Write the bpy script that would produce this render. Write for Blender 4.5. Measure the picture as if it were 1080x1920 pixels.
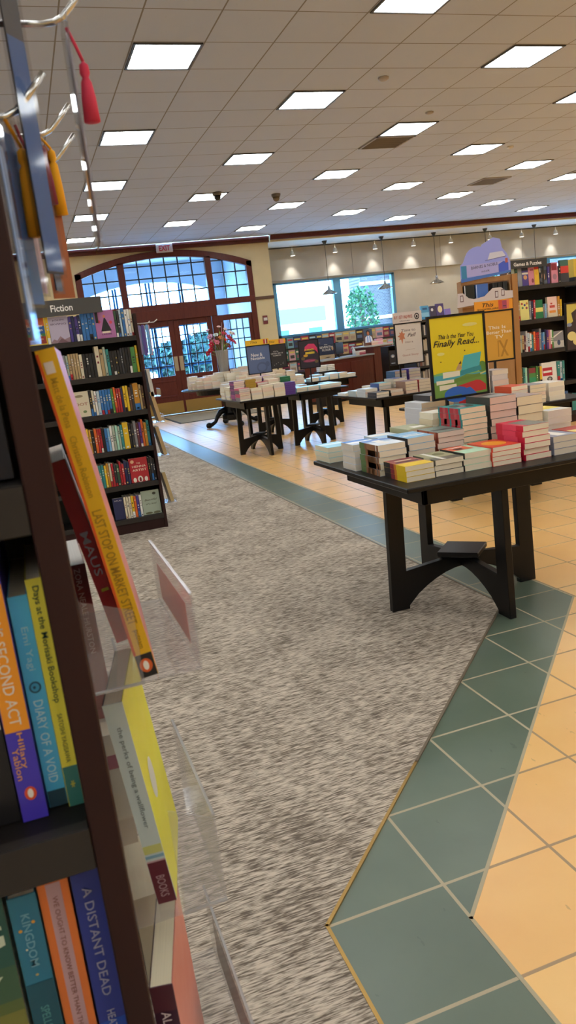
import bpy, bmesh, math, random
from mathutils import Matrix, Vector
for o in list(bpy.data.objects): bpy.data.objects.remove(o)
SC = bpy.context.scene
COL = SC.collection
PI = math.pi
rnd = random.Random(7)

# ---------------------------------------------------------------- camera, world, sun, exposure
YAW, PITCH, ROLL, FPX, CAMH = 0.308476170, 0.218579757, -0.117512831, 1429.62705, 1.40
def make_camera():
    f = Vector((math.sin(YAW)*math.cos(PITCH), math.cos(YAW)*math.cos(PITCH), -math.sin(PITCH)))
    r = Vector((math.cos(YAW), -math.sin(YAW), 0)); u = r.cross(f)
    c, s = math.cos(ROLL), math.sin(ROLL)
    r2 = c*r + s*u; u2 = -s*r + c*u
    cam = bpy.data.cameras.new('camera'); co = bpy.data.objects.new('camera', cam); COL.objects.link(co)
    m = Matrix((r2, u2, -f)).transposed().to_4x4(); m.translation = (0, 0, CAMH)
    co.matrix_world = m
    cam.sensor_fit = 'VERTICAL'; cam.sensor_height = 24.0; cam.lens = FPX/1920*24.0
    cam.clip_start = 0.02; cam.clip_end = 300
    cam.dof.use_dof = True; cam.dof.focus_distance = 4.0; cam.dof.aperture_fstop = 9.0
    SC.camera = co
make_camera()
w = bpy.data.worlds.new('daylight'); SC.world = w; w.use_nodes = True
bg = w.node_tree.nodes['Background']; bg.inputs[0].default_value = (0.27, 0.56, 1.0, 1); bg.inputs[1].default_value = 18.0
sun = bpy.data.lights.new('sun', 'SUN'); sun.energy = 1.0; sun.angle = 0.01; sun.color = (1, .95, .85)
so = bpy.data.objects.new('sun', sun); COL.objects.link(so); so.rotation_euler = (math.radians(32), 0, math.radians(-14))
SC.view_settings.view_transform = 'Standard'; SC.view_settings.look = 'None'
SC.view_settings.gamma = 1.0; SC.view_settings.use_curve_mapping = False
SC.view_settings.exposure = 0.12
LAMP = 11.5          # strength of the ceiling troffers

# ---------------------------------------------------------------- materials
def s2l(c):
    return tuple(x/12.92 if x <= .04045 else ((x+.055)/1.055)**2.4 for x in c)
def hexc(h):
    return s2l(tuple(int(h[i:i+2], 16)/255 for i in (0, 2, 4)))
MC = {}
def mat(h, rough=.5, metal=0., spec=.5, coat=0.):
    k = (h, rough, metal, spec, coat)
    if k in MC: return MC[k]
    m = bpy.data.materials.new('m_'+h); m.use_nodes = True
    b = m.node_tree.nodes['Principled BSDF']; c = hexc(h)
    b.inputs['Base Color'].default_value = (*c, 1); b.inputs['Roughness'].default_value = rough
    b.inputs['Metallic'].default_value = metal; b.inputs['Specular IOR Level'].default_value = spec
    b.inputs['Coat Weight'].default_value = coat
    # a little fine unevenness of the surface itself
    nt = m.node_tree; n = nt.nodes.new('ShaderNodeTexNoise'); n.inputs['Scale'].default_value = 35
    t = nt.nodes.new('ShaderNodeTexCoord'); nt.links.new(t.outputs['Object'], n.inputs['Vector'])
    mp = nt.nodes.new('ShaderNodeMapRange'); mp.inputs[3].default_value = max(rough-.06, .02); mp.inputs[4].default_value = min(rough+.08, 1)
    nt.links.new(n.outputs['Fac'], mp.inputs[0]); nt.links.new(mp.outputs[0], b.inputs['Roughness'])
    MC[k] = m; return m
def nodemat(name):
    m = bpy.data.materials.new(name); m.use_nodes = True
    return m, m.node_tree, m.node_tree.nodes['Principled BSDF']
def N(nt, t, **kw):
    n = nt.nodes.new(t)
    for k, v in kw.items(): setattr(n, k, v)
    return n
def math_(nt, op, a, b=None):
    n = nt.nodes.new('ShaderNodeMath'); n.operation = op
    for i, x in enumerate((a, b)):
        if x is None: continue
        if isinstance(x, (int, float)): n.inputs[i].default_value = x
        else: nt.links.new(x, n.inputs[i])
    return n.outputs[0]
def mixc(nt, f, a, b):
    n = nt.nodes.new('ShaderNodeMix'); n.data_type = 'RGBA'
    nt.links.new(f, n.inputs[0]) if not isinstance(f, (int, float)) else setattr(n.inputs[0], 'default_value', f)
    for i, x in ((6, a), (7, b)):
        if isinstance(x, tuple): n.inputs[i].default_value = (*x, 1)
        else: nt.links.new(x, n.inputs[i])
    return n.outputs[2]
def grid_mat(name, cols, line, x0, y0, s, hw, rough, bump=.3, nscale=4., namt=.25, lrough=.8, spec=.5):
    m, nt, b = nodemat(name)
    t = N(nt, 'ShaderNodeTexCoord'); sp = N(nt, 'ShaderNodeSeparateXYZ'); nt.links.new(t.outputs['Object'], sp.inputs[0])
    ds = []; cells = []
    for out, o0 in ((sp.outputs[0], x0), (sp.outputs[1], y0)):
        v = math_(nt, 'DIVIDE', math_(nt, 'SUBTRACT', out, o0), s)
        cells.append(math_(nt, 'FLOOR', v))
        fr = math_(nt, 'FRACT', v)
        ds.append(math_(nt, 'MINIMUM', fr, math_(nt, 'SUBTRACT', 1.0, fr)))
    d = math_(nt, 'MINIMUM', ds[0], ds[1])
    isline = math_(nt, 'LESS_THAN', d, hw/s)
    cv = N(nt, 'ShaderNodeCombineXYZ'); nt.links.new(cells[0], cv.inputs[0]); nt.links.new(cells[1], cv.inputs[1])
    wn = N(nt, 'ShaderNodeTexWhiteNoise', noise_dimensions='3D'); nt.links.new(cv.outputs[0], wn.inputs['Vector'])
    no = N(nt, 'ShaderNodeTexNoise'); no.inputs['Scale'].default_value = nscale; no.inputs['Detail'].default_value = 5
    nt.links.new(t.outputs['Object'], no.inputs['Vector'])
    f = math_(nt, 'ADD', math_(nt, 'MULTIPLY', wn.outputs['Value'], namt), math_(nt, 'MULTIPLY', no.outputs['Fac'], 1-namt))
    c1 = mixc(nt, f, cols[0], cols[1])
    # scuffs and small pits
    n2 = N(nt, 'ShaderNodeTexNoise'); n2.inputs['Scale'].default_value = 38; n2.inputs['Detail'].default_value = 3
    mpv = N(nt, 'ShaderNodeMapping'); mpv.inputs['Scale'].default_value = (1, .35, 1); nt.links.new(t.outputs['Object'], mpv.inputs[0]); nt.links.new(mpv.outputs[0], n2.inputs['Vector'])
    sc = math_(nt, 'MULTIPLY', math_(nt, 'GREATER_THAN', n2.outputs['Fac'], .72), .35)
    c1 = mixc(nt, sc, c1, cols[2])
    nt.links.new(mixc(nt, isline, c1, line), b.inputs['Base Color'])
    r = math_(nt, 'ADD', math_(nt, 'MULTIPLY', no.outputs['Fac'], .05), rough-.025)
    nt.links.new(math_(nt, 'MAXIMUM', r, math_(nt, 'MULTIPLY', isline, lrough)), b.inputs['Roughness'])
    if bump:
        bp = N(nt, 'ShaderNodeBump'); bp.inputs['Strength'].default_value = bump; bp.inputs['Distance'].default_value = .003
        nt.links.new(math_(nt, 'ADD', math_(nt, 'SUBTRACT', 1.0, isline), math_(nt, 'MULTIPLY', no.outputs['Fac'], .06)), bp.inputs['Height'])
        nt.links.new(bp.outputs[0], b.inputs['Normal'])
    b.inputs['Specular IOR Level'].default_value = spec
    return m
TS, TX, TY = .32375, .46318, 1.5315
M_BEIGE = grid_mat('beige_tile', (hexc('e8ae66'), hexc('f8cc82'), hexc('8a6a48')), hexc('a98d6c'), TX, TY, TS, .0045, .32, spec=.75)
M_GREEN = grid_mat('green_tile', (hexc('4c5c50'), hexc('6e7c6a'), hexc('3f4c42')), hexc('b3a68a'), TX, TY, TS, .0045, .32, spec=.75)
M_CEIL = grid_mat('ceiling_tile', (hexc('bfc6d8'), hexc('c8cfe0'), hexc('b4bac8')), hexc('8a8482'), 1.937, 6.834, .6103, .0065, .9, 0, 2., .4)
def carpet_mat():
    m, nt, b = nodemat('carpet_weave')
    t = N(nt, 'ShaderNodeTexCoord')
    def ns(scale, det=2):
        mp = N(nt, 'ShaderNodeMapping'); mp.inputs['Scale'].default_value = scale
        nt.links.new(t.outputs['Object'], mp.inputs[0])
        n = N(nt, 'ShaderNodeTexNoise'); n.inputs['Scale'].default_value = 1; n.inputs['Detail'].default_value = det
        nt.links.new(mp.outputs[0], n.inputs['Vector']); return n.outputs['Fac']
    a = ns((26, 220, 1)); bb = ns((12, 60, 1), 3); c = ns((3, 4, 1), 3)
    f = math_(nt, 'ADD', math_(nt, 'MULTIPLY', a, .95), math_(nt, 'ADD', math_(nt, 'MULTIPLY', bb, .5), math_(nt, 'MULTIPLY', c, .25)))
    rp = N(nt, 'ShaderNodeValToRGB'); rp.color_ramp.elements[0].position = .72; rp.color_ramp.elements[0].color = (*hexc('6c6156'), 1)
    rp.color_ramp.elements[1].position = .97; rp.color_ramp.elements[1].color = (*hexc('cdbfae'), 1)
    nt.links.new(f, rp.inputs[0]); nt.links.new(rp.outputs[0], b.inputs['Base Color'])
    b.inputs['Roughness'].default_value = 1; b.inputs['Specular IOR Level'].default_value = .1
    bp = N(nt, 'ShaderNodeBump'); bp.inputs['Strength'].default_value = .6; bp.inputs['Distance'].default_value = .004
    nt.links.new(a, bp.inputs['Height']); nt.links.new(bp.outputs[0], b.inputs['Normal'])
    return m
M_CARPET = carpet_mat()
def wall_mat(name, h, rough=.85, a=.1):
    m, nt, b = nodemat(name); c = hexc(h)
    n = N(nt, 'ShaderNodeTexNoise'); n.inputs['Scale'].default_value = 3; t = N(nt, 'ShaderNodeTexCoord'); nt.links.new(t.outputs['Object'], n.inputs['Vector'])
    nt.links.new(mixc(nt, n.outputs['Fac'], tuple(x*(1-a) for x in c), tuple(min(x*(1+a), 1) for x in c)), b.inputs['Base Color'])
    b.inputs['Roughness'].default_value = rough
    return m
M_CREAM = wall_mat('cream_paint', 'd9c79c'); M_GREYW = wall_mat('grey_paint', 'b9b4ac'); M_WHITEW = wall_mat('pale_paint', 'cdc6b8')
def wood_mat(name, h1, h2, rough=.35, sc=(3, 3, .4)):
    m, nt, b = nodemat(name); t = N(nt, 'ShaderNodeTexCoord'); mp = N(nt, 'ShaderNodeMapping'); mp.inputs['Scale'].default_value = sc
    n = N(nt, 'ShaderNodeTexNoise'); n.inputs['Scale'].default_value = 9; n.inputs['Detail'].default_value = 6; n.inputs['Distortion'].default_value = .6
    nt.links.new(t.outputs['Object'], mp.inputs[0]); nt.links.new(mp.outputs[0], n.inputs['Vector'])
    nt.links.new(mixc(nt, n.outputs['Fac'], hexc(h1), hexc(h2)), b.inputs['Base Color']); b.inputs['Roughness'].default_value = rough; b.inputs['Specular IOR Level'].default_value = .28
    return m
M_MAHOG = wood_mat('mahogany', '4c1f1a', '6d3226', .35); M_ENDP = wood_mat('bookcase_side', '2b1614', '341c1a', .5)
M_BLACK = wood_mat('black_wood', '0b0a0b', '121012', .38); M_CASE = wood_mat('dark_bookcase', '15110f', '1f1a17', .5)
M_CASESH = wood_mat('shelf_edge', '2c2826', '3a3531', .5)
M_BRASS = mat('a88648', .42, .6); M_CHROME = mat('c9c9c6', .18, 1.); M_GOLD = mat('b08d50', .35, .8)
def emis(name, c, s, pat=False):
    m = bpy.data.materials.new(name); m.use_nodes = True; nt = m.node_tree; nt.nodes.remove(nt.nodes['Principled BSDF'])
    e = N(nt, 'ShaderNodeEmission'); e.inputs[0].default_value = (*c, 1); e.inputs[1].default_value = s
    nt.links.new(e.outputs[0], nt.nodes['Material Output'].inputs[0])
    if pat:   # tubes behind a diffuser: brighter over each of the tubes
        t = N(nt, 'ShaderNodeTexCoord'); sp = N(nt, 'ShaderNodeSeparateXYZ'); nt.links.new(t.outputs['Object'], sp.inputs[0])
        v = math_(nt, 'COSINE', math_(nt, 'MULTIPLY', sp.outputs[1], 2*PI/.19))
        v2 = math_(nt, 'COSINE', math_(nt, 'MULTIPLY', sp.outputs[0], 2*PI/.19))
        nt.links.new(math_(nt, 'MULTIPLY', math_(nt, 'ADD', 1.0, math_(nt, 'ADD', math_(nt, 'MULTIPLY', v, .22), math_(nt, 'MULTIPLY', v2, .1))), s), e.inputs[1])
    return m
M_LAMP = emis('lamp_diffuser', (.95, .985, .985), LAMP, True); M_SPOT = emis('spot_bulb', (1, .95, .85), 25)
def clear_mat(name, tint=(1, 1, 1), fr=.12, rough=.03, haze=0.):
    m = bpy.data.materials.new(name); m.use_nodes = True; nt = m.node_tree; nt.nodes.remove(nt.nodes['Principled BSDF'])
    tr = N(nt, 'ShaderNodeBsdfTransparent'); tr.inputs[0].default_value = (*tint, 1)
    gl = N(nt, 'ShaderNodeBsdfGlossy'); gl.inputs['Roughness'].default_value = rough
    fz = N(nt, 'ShaderNodeLayerWeight'); fz.inputs[0].default_value = .5
    mx = N(nt, 'ShaderNodeMixShader'); nt.links.new(math_(nt, 'MULTIPLY_ADD' if 0 else 'ADD', math_(nt, 'MULTIPLY', math_(nt, 'POWER', fz.outputs['Facing'], 4.0), .5), fr), mx.inputs[0])
    nt.links.new(tr.outputs[0], mx.inputs[1]); nt.links.new(gl.outputs[0], mx.inputs[2]); out = mx.outputs[0]
    if haze:      # scuffed plastic scatters a little of the light
        df = N(nt, 'ShaderNodeBsdfDiffuse'); df.inputs[0].default_value = (.75, .74, .74, 1); m2 = N(nt, 'ShaderNodeMixShader'); m2.inputs[0].default_value = haze
        nt.links.new(out, m2.inputs[1]); nt.links.new(df.outputs[0], m2.inputs[2]); out = m2.outputs[0]
    nt.links.new(out, nt.nodes['Material Output'].inputs[0])
    return m
M_GLASS = clear_mat('window_glass', (.93, .98, 1.0), .008); M_ACRYL = clear_mat('clear_acrylic', (.97, .97, .98), .06, .08, .07)
M_SLEEVE = clear_mat('thin_sleeve', (.96, .96, .97), .015, .06)
M_ACRED = clear_mat('acrylic_edge', (.85, .85, .88), .35, .2, .3)
def pages_mat(h):
    k = ('pages', h)
    if k in MC: return MC[k]
    m, nt, b = nodemat('pages_'+h); t = N(nt, 'ShaderNodeTexCoord'); mp = N(nt, 'ShaderNodeMapping'); mp.inputs['Scale'].default_value = (900, 6, 6)
    n = N(nt, 'ShaderNodeTexNoise'); n.inputs['Scale'].default_value = 1; c = hexc(h)
    nt.links.new(t.outputs['Object'], mp.inputs[0]); nt.links.new(mp.outputs[0], n.inputs['Vector'])
    nt.links.new(mixc(nt, n.outputs['Fac'], tuple(x*.9 for x in c), tuple(min(1, x*1.12) for x in c)), b.inputs['Base Color']); b.inputs['Roughness'].default_value = .9
    MC[k] = m; return m

# ---------------------------------------------------------------- mesh building
class MB:
    def __init__(s): s.v = []; s.f = []; s.m = []; s.mats = []
    def mi(s, m):
        if m not in s.mats: s.mats.append(m)
        return s.mats.index(m)
    def add(s, vs, fs, m, M=None):
        b = len(s.v)
        s.v += [tuple(M @ Vector(p)) if M is not None else tuple(p) for p in vs]
        k = s.mi(m); s.f += [tuple(b+i for i in f) for f in fs]; s.m += [k]*len(fs)
    def box(s, x0, x1, y0, y1, z0, z1, m, M=None):
        vs = [(x0,y0,z0),(x1,y0,z0),(x1,y1,z0),(x0,y1,z0),(x0,y0,z1),(x1,y0,z1),(x1,y1,z1),(x0,y1,z1)]
        s.add(vs, [(0,3,2,1),(4,5,6,7),(0,1,5,4),(1,2,6,5),(2,3,7,6),(3,0,4,7)], m, M)
    def prism(s, pts, a, b, m, plane='XZ', M=None):   # outline extruded along the missing axis
        def P(p, t):
            return {'XZ': (p[0], t, p[1]), 'YZ': (t, p[0], p[1]), 'XY': (p[0], p[1], t)}[plane]
        n = len(pts); vs = [P(p, a) for p in pts]+[P(p, b) for p in pts]
        fs = [tuple(range(n)), tuple(range(2*n-1, n-1, -1))]+[(i, i+n, (i+1) % n+n, (i+1) % n) for i in range(n)]
        s.add(vs, fs, m, M)
    def quad(s, p, m, M=None): s.add(p, [tuple(range(len(p)))], m, M)
    def lathe(s, prof, m, seg=20, M=None, cap=True):
        vs = []; fs = []; n = len(prof)
        for j in range(seg):
            a = 2*PI*j/seg
            vs += [(r*math.cos(a), r*math.sin(a), z) for r, z in prof]
        for j in range(seg):
            k = (j+1) % seg
            for i in range(n-1): fs.append((j*n+i, k*n+i, k*n+i+1, j*n+i+1))
        if cap:
            fs.append(tuple(j*n for j in range(seg))[::-1]); fs.append(tuple(j*n+n-1 for j in range(seg)))
        s.add(vs, fs, m, M)
    def tube(s, pts, r, m, seg=8, M=None):
        pts = [Vector(p) for p in pts]; rs = r if isinstance(r, (list, tuple)) else [r]*len(pts)
        vs = []; fs = []; n = len(pts); up = Vector((0, 0, 1))
        for i, p in enumerate(pts):
            d = (pts[min(i+1, n-1)]-pts[max(i-1, 0)]).normalized()
            a = d.cross(up if abs(d.z) < .9 else Vector((1, 0, 0))).normalized(); b = d.cross(a)
            for j in range(seg):
                t = 2*PI*j/seg; vs.append(tuple(p+rs[i]*(math.cos(t)*a+math.sin(t)*b)))
        for i in range(n-1):
            for j in range(seg):
                k = (j+1) % seg; fs.append((i*seg+j, i*seg+k, (i+1)*seg+k, (i+1)*seg+j))
        fs.append(tuple(range(seg))[::-1]); fs.append(tuple((n-1)*seg+j for j in range(seg)))
        s.add(vs, fs, m, M)
    def mesh(s, name, bevel=0., smooth=False):
        me = bpy.data.meshes.new(name); me.from_pydata(s.v, [], s.f)
        for m in s.mats: me.materials.append(m)
        me.polygons.foreach_set('material_index', s.m)
        bm = bmesh.new(); bm.from_mesh(me); bmesh.ops.recalc_face_normals(bm, faces=bm.faces[:])
        if bevel: bmesh.ops.bevel(bm, geom=[e for e in bm.edges if len(e.link_faces) == 2 and e.calc_face_angle(0) > .6], offset=bevel, segments=1, affect='EDGES', clamp_overlap=True)
        bm.to_mesh(me); bm.free()
        if smooth: me.polygons.foreach_set('use_smooth', [True]*len(me.polygons))
        return me
    def obj(s, name, parent=None, loc=None, bevel=0., smooth=False):
        return link(name, s.mesh(name, bevel, smooth), parent, loc)
def link(name, me, parent=None, loc=None):
    o = bpy.data.objects.new(name, me); COL.objects.link(o)
    if parent: o.parent = parent
    if loc: o.location = loc
    return o
def tag(o, label, cat, group=None, kind=None):
    o['label'] = label; o['category'] = cat
    if group: o['group'] = group
    if kind: o['kind'] = kind
    return o
def thing(name, label, cat, loc=(0, 0, 0), rz=0., group=None):
    o = link(name, None, None, loc); o.rotation_euler = (0, 0, rz); return tag(o, label, cat, group)
def struct(o): o['kind'] = 'structure'; return o
def dup(root, M=None, label=None, group=None):
    r = root.copy(); COL.objects.link(r)
    if M is not None: r.matrix_world = M
    if label: r['label'] = label
    if group: r['group'] = group
    for c in root.children:
        d = c.copy(); COL.objects.link(d); d.parent = r
        for e in c.children:
            g = e.copy(); COL.objects.link(g); g.parent = d
    return r
TXT = {}
def text_geo(body, shear=0., bold=0.):
    k = (body, shear, bold)
    if k in TXT: return TXT[k]
    cu = bpy.data.curves.new('t', 'FONT'); cu.body = body; cu.size = 1; cu.shear = shear; cu.offset = bold; cu.resolution_u = 2
    cu.align_x = 'CENTER'; cu.align_y = 'CENTER'
    o = bpy.data.objects.new('t', cu); COL.objects.link(o); bpy.context.view_layer.update()
    dg = bpy.context.evaluated_depsgraph_get(); me = o.evaluated_get(dg).to_mesh()
    vs = [tuple(v.co) for v in me.vertices]; fs = [tuple(p.vertices) for p in me.polygons]
    bpy.data.objects.remove(o)
    xs = [v[0] for v in vs]; ys = [v[1] for v in vs]
    bb = (min(xs), max(xs), min(ys), max(ys)); TXT[k] = (vs, fs, bb); return TXT[k]
def put_text(mb, body, w_, h_, m, M, shear=0., bold=0.):
    """lettering fitted in a w_ x h_ box centred at the origin of frame M (x right, y up)"""
    vs, fs, bb = text_geo(body, shear, bold)
    W, H = bb[1]-bb[0], bb[3]-bb[2]; cx, cy = (bb[0]+bb[1])/2, (bb[2]+bb[3])/2
    sx = w_/W; sy = h_/H
    mb.add([((x-cx)*sx, (y-cy)*sy, 0) for x, y, z in vs], fs, m, M)
def frame(o, xd, yd):
    x = Vector(xd).normalized(); y = Vector(yd).normalized(); z = x.cross(y)
    m = Matrix((x, y, z)).transposed().to_4x4(); m.translation = Vector(o); return m
ORD = ['first','second','third','fourth','fifth','sixth','seventh','eighth','ninth','tenth','eleventh','twelfth','thirteenth','fourteenth','fifteenth','sixteenth','seventeenth','eighteenth','nineteenth','twentieth','twenty-first','twenty-second','twenty-third','twenty-fourth','twenty-fifth','twenty-sixth','twenty-seventh','twenty-eighth','twenty-ninth','thirtieth','thirty-first','thirty-second','thirty-third','thirty-fourth','thirty-fifth']

# ---------------------------------------------------------------- the room
FL = -.02
def plane_poly(name, pts, m, z=0., thick=.03):
    b = MB(); b.prism(pts, z-thick, z, m, 'XY'); return struct(b.obj(name))
DIAG = lambda x: x+1.069
carpet = [(-7, -8), (.463, -8), (.463, 1.532), (2.055, 3.124), (2.055, 15.3), (-7, 15.3)]
plane_poly('floor', [(-7, -8), (.463, -8), (.463, 1.532), (2.055, 3.124), (2.055, 15.3), (-7, 15.3)], M_CARPET, .004)
green = [(.463, -8), (.787, -8), (.787, 1.402), (2.395, 3.01), (2.395, 15.62), (-7, 15.62), (-7, 15.3), (2.055, 15.3), (2.055, 3.124), (.463, 1.532)]
plane_poly('floor_border', green, M_GREEN)
plane_poly('floor_tile', [(.787, -8), (20, -8), (20, 20), (-7, 20), (-7, 15.62), (2.395, 15.62), (2.395, 3.01), (.787, 1.402)], M_BEIGE)
def strip(name, pts, w_, m, z0, z1):
    b = MB()
    for (a, c) in zip(pts[:-1], pts[1:]):
        a = Vector((*a, 0)); c = Vector((*c, 0)); d = (c-a).normalized(); n = Vector((-d.y, d.x, 0))*w_/2
        q = [a-n-d*w_*.4, c-n+d*w_*.4, c+n+d*w_*.4, a+n-d*w_*.4]
        b.prism([(p.x, p.y) for p in q], z0, z1, m, 'XY')
    return struct(b.obj(name))
strip('trim_1', [(.463, -8), (.463, 1.532), (1.0, 2.069)], .009, M_GOLD, -.01, .0055)
strip('trim_2', [(1.0, 2.069), (2.055, 3.124), (2.055, 15.3), (-7, 15.3)], .009, mat('6d5f4c', .6), -.01, .0055)
strip('trim_3', [(.787, -8), (.787, 1.402), (2.395, 3.01), (2.395, 15.62), (-7, 15.62)], .010, mat('b3a68a', .8), -.01, .0008)
CZ = 3.91
b = MB(); b.box(-7, 20, -8, 18.2, CZ, CZ+.1, M_CEIL); struct(b.obj('ceiling'))
# walls
def wall_box(name, *a, m=M_CREAM):
    b = MB(); b.box(*a, m); return struct(b.obj(name))
wall_box('wall_left', -7.2, -7, -8, 20, -.1, CZ+.1)
wall_box('wall_right', 20, 20.2, -8, 20, -.1, CZ+.1)
b = MB()    # the wall behind the camera
b.box(-7, 20, -8.2, -8, 3.1, CZ+.1, M_CREAM); b.box(-7, 20, -8.2, -8, -.1, .5, M_CREAM)
b.box(-7, 20, -8.2, -8, .5, 3.1, M_CREAM)
struct(b.obj('wall_behind'))
# door wall with arched opening (x 1.55 .. 5.65)
AX, AH = 3.59, 2.06
def arc_z(x, base=3.37, rise=.37, hw=2.06):   # segmental arch
    R = (hw*hw+rise*rise)/(2*rise); return base+rise-R+math.sqrt(max(R*R-(x-AX)**2, 0))
pts = [(-7, -.1), (AX-AH, -.1), (AX-AH, 3.37)]+[(AX-AH+2*AH*i/24, arc_z(AX-AH+2*AH*i/24)) for i in range(1, 24)]+[(AX+AH, 3.37), (AX+AH, -.1), (6.15, -.1), (6.15, CZ+.1), (-7, CZ+.1)]
b = MB(); b.prism(pts, 18.4, 18.65, M_CREAM); struct(b.obj('wall_door'))
wall_box('wall_return', 6.0, 6.15, 18.65, 20.0, -.1, CZ+.1)
b = MB(); b.box(6.15, 20, 18.2, 18.3, 3.76, CZ+.1, M_CREAM); b.box(6.15, 20, 18.3, 20, 3.76, 3.86, wall_mat('soffit_paint', 'd6d2cc')); struct(b.obj('ceiling_soffit'))
b = MB()   # window wall
wz0, wz1 = 1.50, 2.92
for x0, x1, z0, z1 in ((6.15, 20, -.1, wz0), (6.15, 20, wz1, 3.8), (6.15, 6.62, wz0, wz1), (10.17, 12.9, wz0, wz1), (17.5, 20, wz0, wz1)): b.box(x0, x1, 19.8, 20, z0, z1, M_WHITEW)
struct(b.obj('wall_window'))
b = MB(); b.box(6.15, 20, 19.68, 19.8, 2.97, 3.76, M_GREYW)
for x in (8.9, 11.6, 14.3, 17): b.box(x, x+.012, 19.675, 19.68, 2.97, 3.76, mat('8d8a86', .8))
struct(b.obj('wall_valance'))
b = MB(); b.box(-7, 6.2, 18.3, 18.4, 3.78, CZ, M_MAHOG); b.box(6.15, 20, 18.1, 18.2, 3.80, CZ, M_MAHOG); b.box(-7, 6.2, 18.25, 18.4, 3.85, CZ, M_MAHOG); struct(b.obj('trim_4', bevel=.01))
b = MB(); b.box(AX+AH+.02, 6.15, 18.36, 18.4, 2.47, 2.54, wood_mat('rail_wood', '5a4236', '6b5040')); b.box(AX+AH+.02, 6.15, 18.36, 18.4, 1.10, 1.16, M_MAHOG); struct(b.obj('trim_5', bevel=.006))
b = MB(); b.box(AX+AH+.02, 6.15, 18.37, 18.4, 0, .14, M_MAHOG); b.box(6.15, 20, 19.77, 19.8, 0, .14, M_MAHOG); struct(b.obj('baseboard_back'))
# windows in the back wall
def window(name, x0, x1, mulls):
    m = mat('5a9cc4', .4); b = MB(); y0, y1 = 19.78, 19.9
    b.box(x0, x0+.09, y0, y1, wz0, wz1, m); b.box(x1-.09, x1, y0, y1, wz0, wz1, m)
    b.box(x0, x1, y0, y1, wz1-.05, wz1, m); b.box(x0, x1, y0, y1, wz0, wz0+.07, m)
    for mx in mulls: b.box(mx-.11, mx+.11, y0-.02, y1, wz0, wz1, m)
    o = struct(b.obj(name, bevel=.006)); g = MB(); g.box(x0+.08, x1-.08, 19.85, 19.856, wz0+.05, wz1-.04, M_GLASS); g.obj('window_pane', o)
window('window_1', 6.62, 10.17, [8.43]); window('window_2', 12.9, 17.5, [15.2])

# ---------------------------------------------------------------- entrance: arched frame, transom lights, doors
b = MB()
def arc_band(mb, y0, y1, o, i, x0=AX-AH, x1=AX+AH, m=M_MAHOG, n=28):
    xs = [x0+(x1-x0)*k/n for k in range(n+1)]
    mb.prism([(x, arc_z(x)-o) for x in xs]+[(x, arc_z(x)-i) for x in reversed(xs)], y0, y1, m)
arc_band(b, 18.36, 18.5, -.03, .12, AX-AH-.02, AX+AH+.02)
for s_ in (-1, 1): b.box(AX+s_*(AH-.05)-.07, AX+s_*(AH-.05)+.07, 18.36, 18.5, 0, 3.40, M_MAHOG)
for x in (2.55, 4.60): b.box(x-.075, x+.075, 18.36, 18.5, 2.3, arc_z(x)-.08, M_MAHOG); b.box(x-.075, x+.075, 18.36, 18.5, 0, 2.5, M_MAHOG)
b.box(AX-AH, AX+AH, 18.35, 18.5, 2.44, 2.58, M_MAHOG); b.box(2.5, 4.65, 18.34, 18.5, 2.20, 2.46, M_MAHOG)
struct(b.obj('door_frame', bevel=.008))
def transom(name, x0, x1, nc):
    b = MB(); dk = mat('141015', .4)
    for k in range(1, nc):
        x = x0+(x1-x0)*k/nc; b.box(x-.014, x+.014, 18.42, 18.45, 2.56, arc_z(x)-.1, dk)
    for z in (2.86, 3.18, 3.46):
        # bar only where the arch is above it
        xs = [x0+(x1-x0)*k/60 for k in range(61) if arc_z(x0+(x1-x0)*k/60)-.1 > z]
        if len(xs) > 1: b.box(min(xs), max(xs), 18.42, 18.45, z-.014, z+.014, dk)
    o = struct(b.obj(name)); g = MB(); n = 16; xs = [x0+(x1-x0)*k/n for k in range(n+1)]
    g.prism([(x0, 2.56), (x1, 2.56)]+[(x, arc_z(x)-.08) for x in reversed(xs)], 18.434, 18.437, M_GLASS); g.obj('transom_pane', o)
transom('window_3', 1.62, 2.48, 3); transom('window_4', 2.62, 4.53, 6); transom('window_5', 4.67, 5.56, 3)
def door(name, x0, x1, cols, rows, kick=True, hinge=0):
    b = MB(); y0, y1 = 18.40, 18.45; gx0, gx1, gz0, gz1 = x0+.13, x1-.13, .92, 2.07
    b.box(x0, gx0, y0, y1, .02, 2.2, M_MAHOG); b.box(gx1, x1, y0, y1, .02, 2.2, M_MAHOG)
    b.box(gx0, gx1, y0, y1, gz1, 2.2, M_MAHOG); b.box(gx0, gx1, y0, y1, .02, gz0, M_MAHOG)
    b.box(gx0, gx1, y0-.012, y0, .42, .46, M_MAHOG); b.box(gx0, gx1, y0-.012, y0, .78, .82, M_MAHOG)
    o = struct(b.obj(name, bevel=.006)); dk = mat('141015', .4); g = MB()
    for k in range(1, cols): x = gx0+(gx1-gx0)*k/cols; g.box(x-.012, x+.012, y0+.01, y1-.01, gz0, gz1, dk)
    for k in range(1, rows): z = gz0+(gz1-gz0)*k/rows; g.box(gx0, gx1, y0+.012, y1-.012, z-.012, z+.012, dk)
    g.obj('glazing_bars', o)
    g = MB(); g.box(gx0, gx1, y0+.024, y0+.027, gz0, gz1, M_GLASS); g.obj('door_pane', o)
    if kick: g = MB(); g.box(x0+.03, x1-.03, y0-.006, y0, .03, .31, M_BRASS); g.obj('kick_plate', o)
    if hinge:
        g = MB(); xx = x1-.11 if hinge > 0 else x0+.02; g.box(xx, xx+.09, y0-.008, y0, 1.02, 1.36, mat('b9a98c', .35, .6)); g.obj('push_plate', o)
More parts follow.
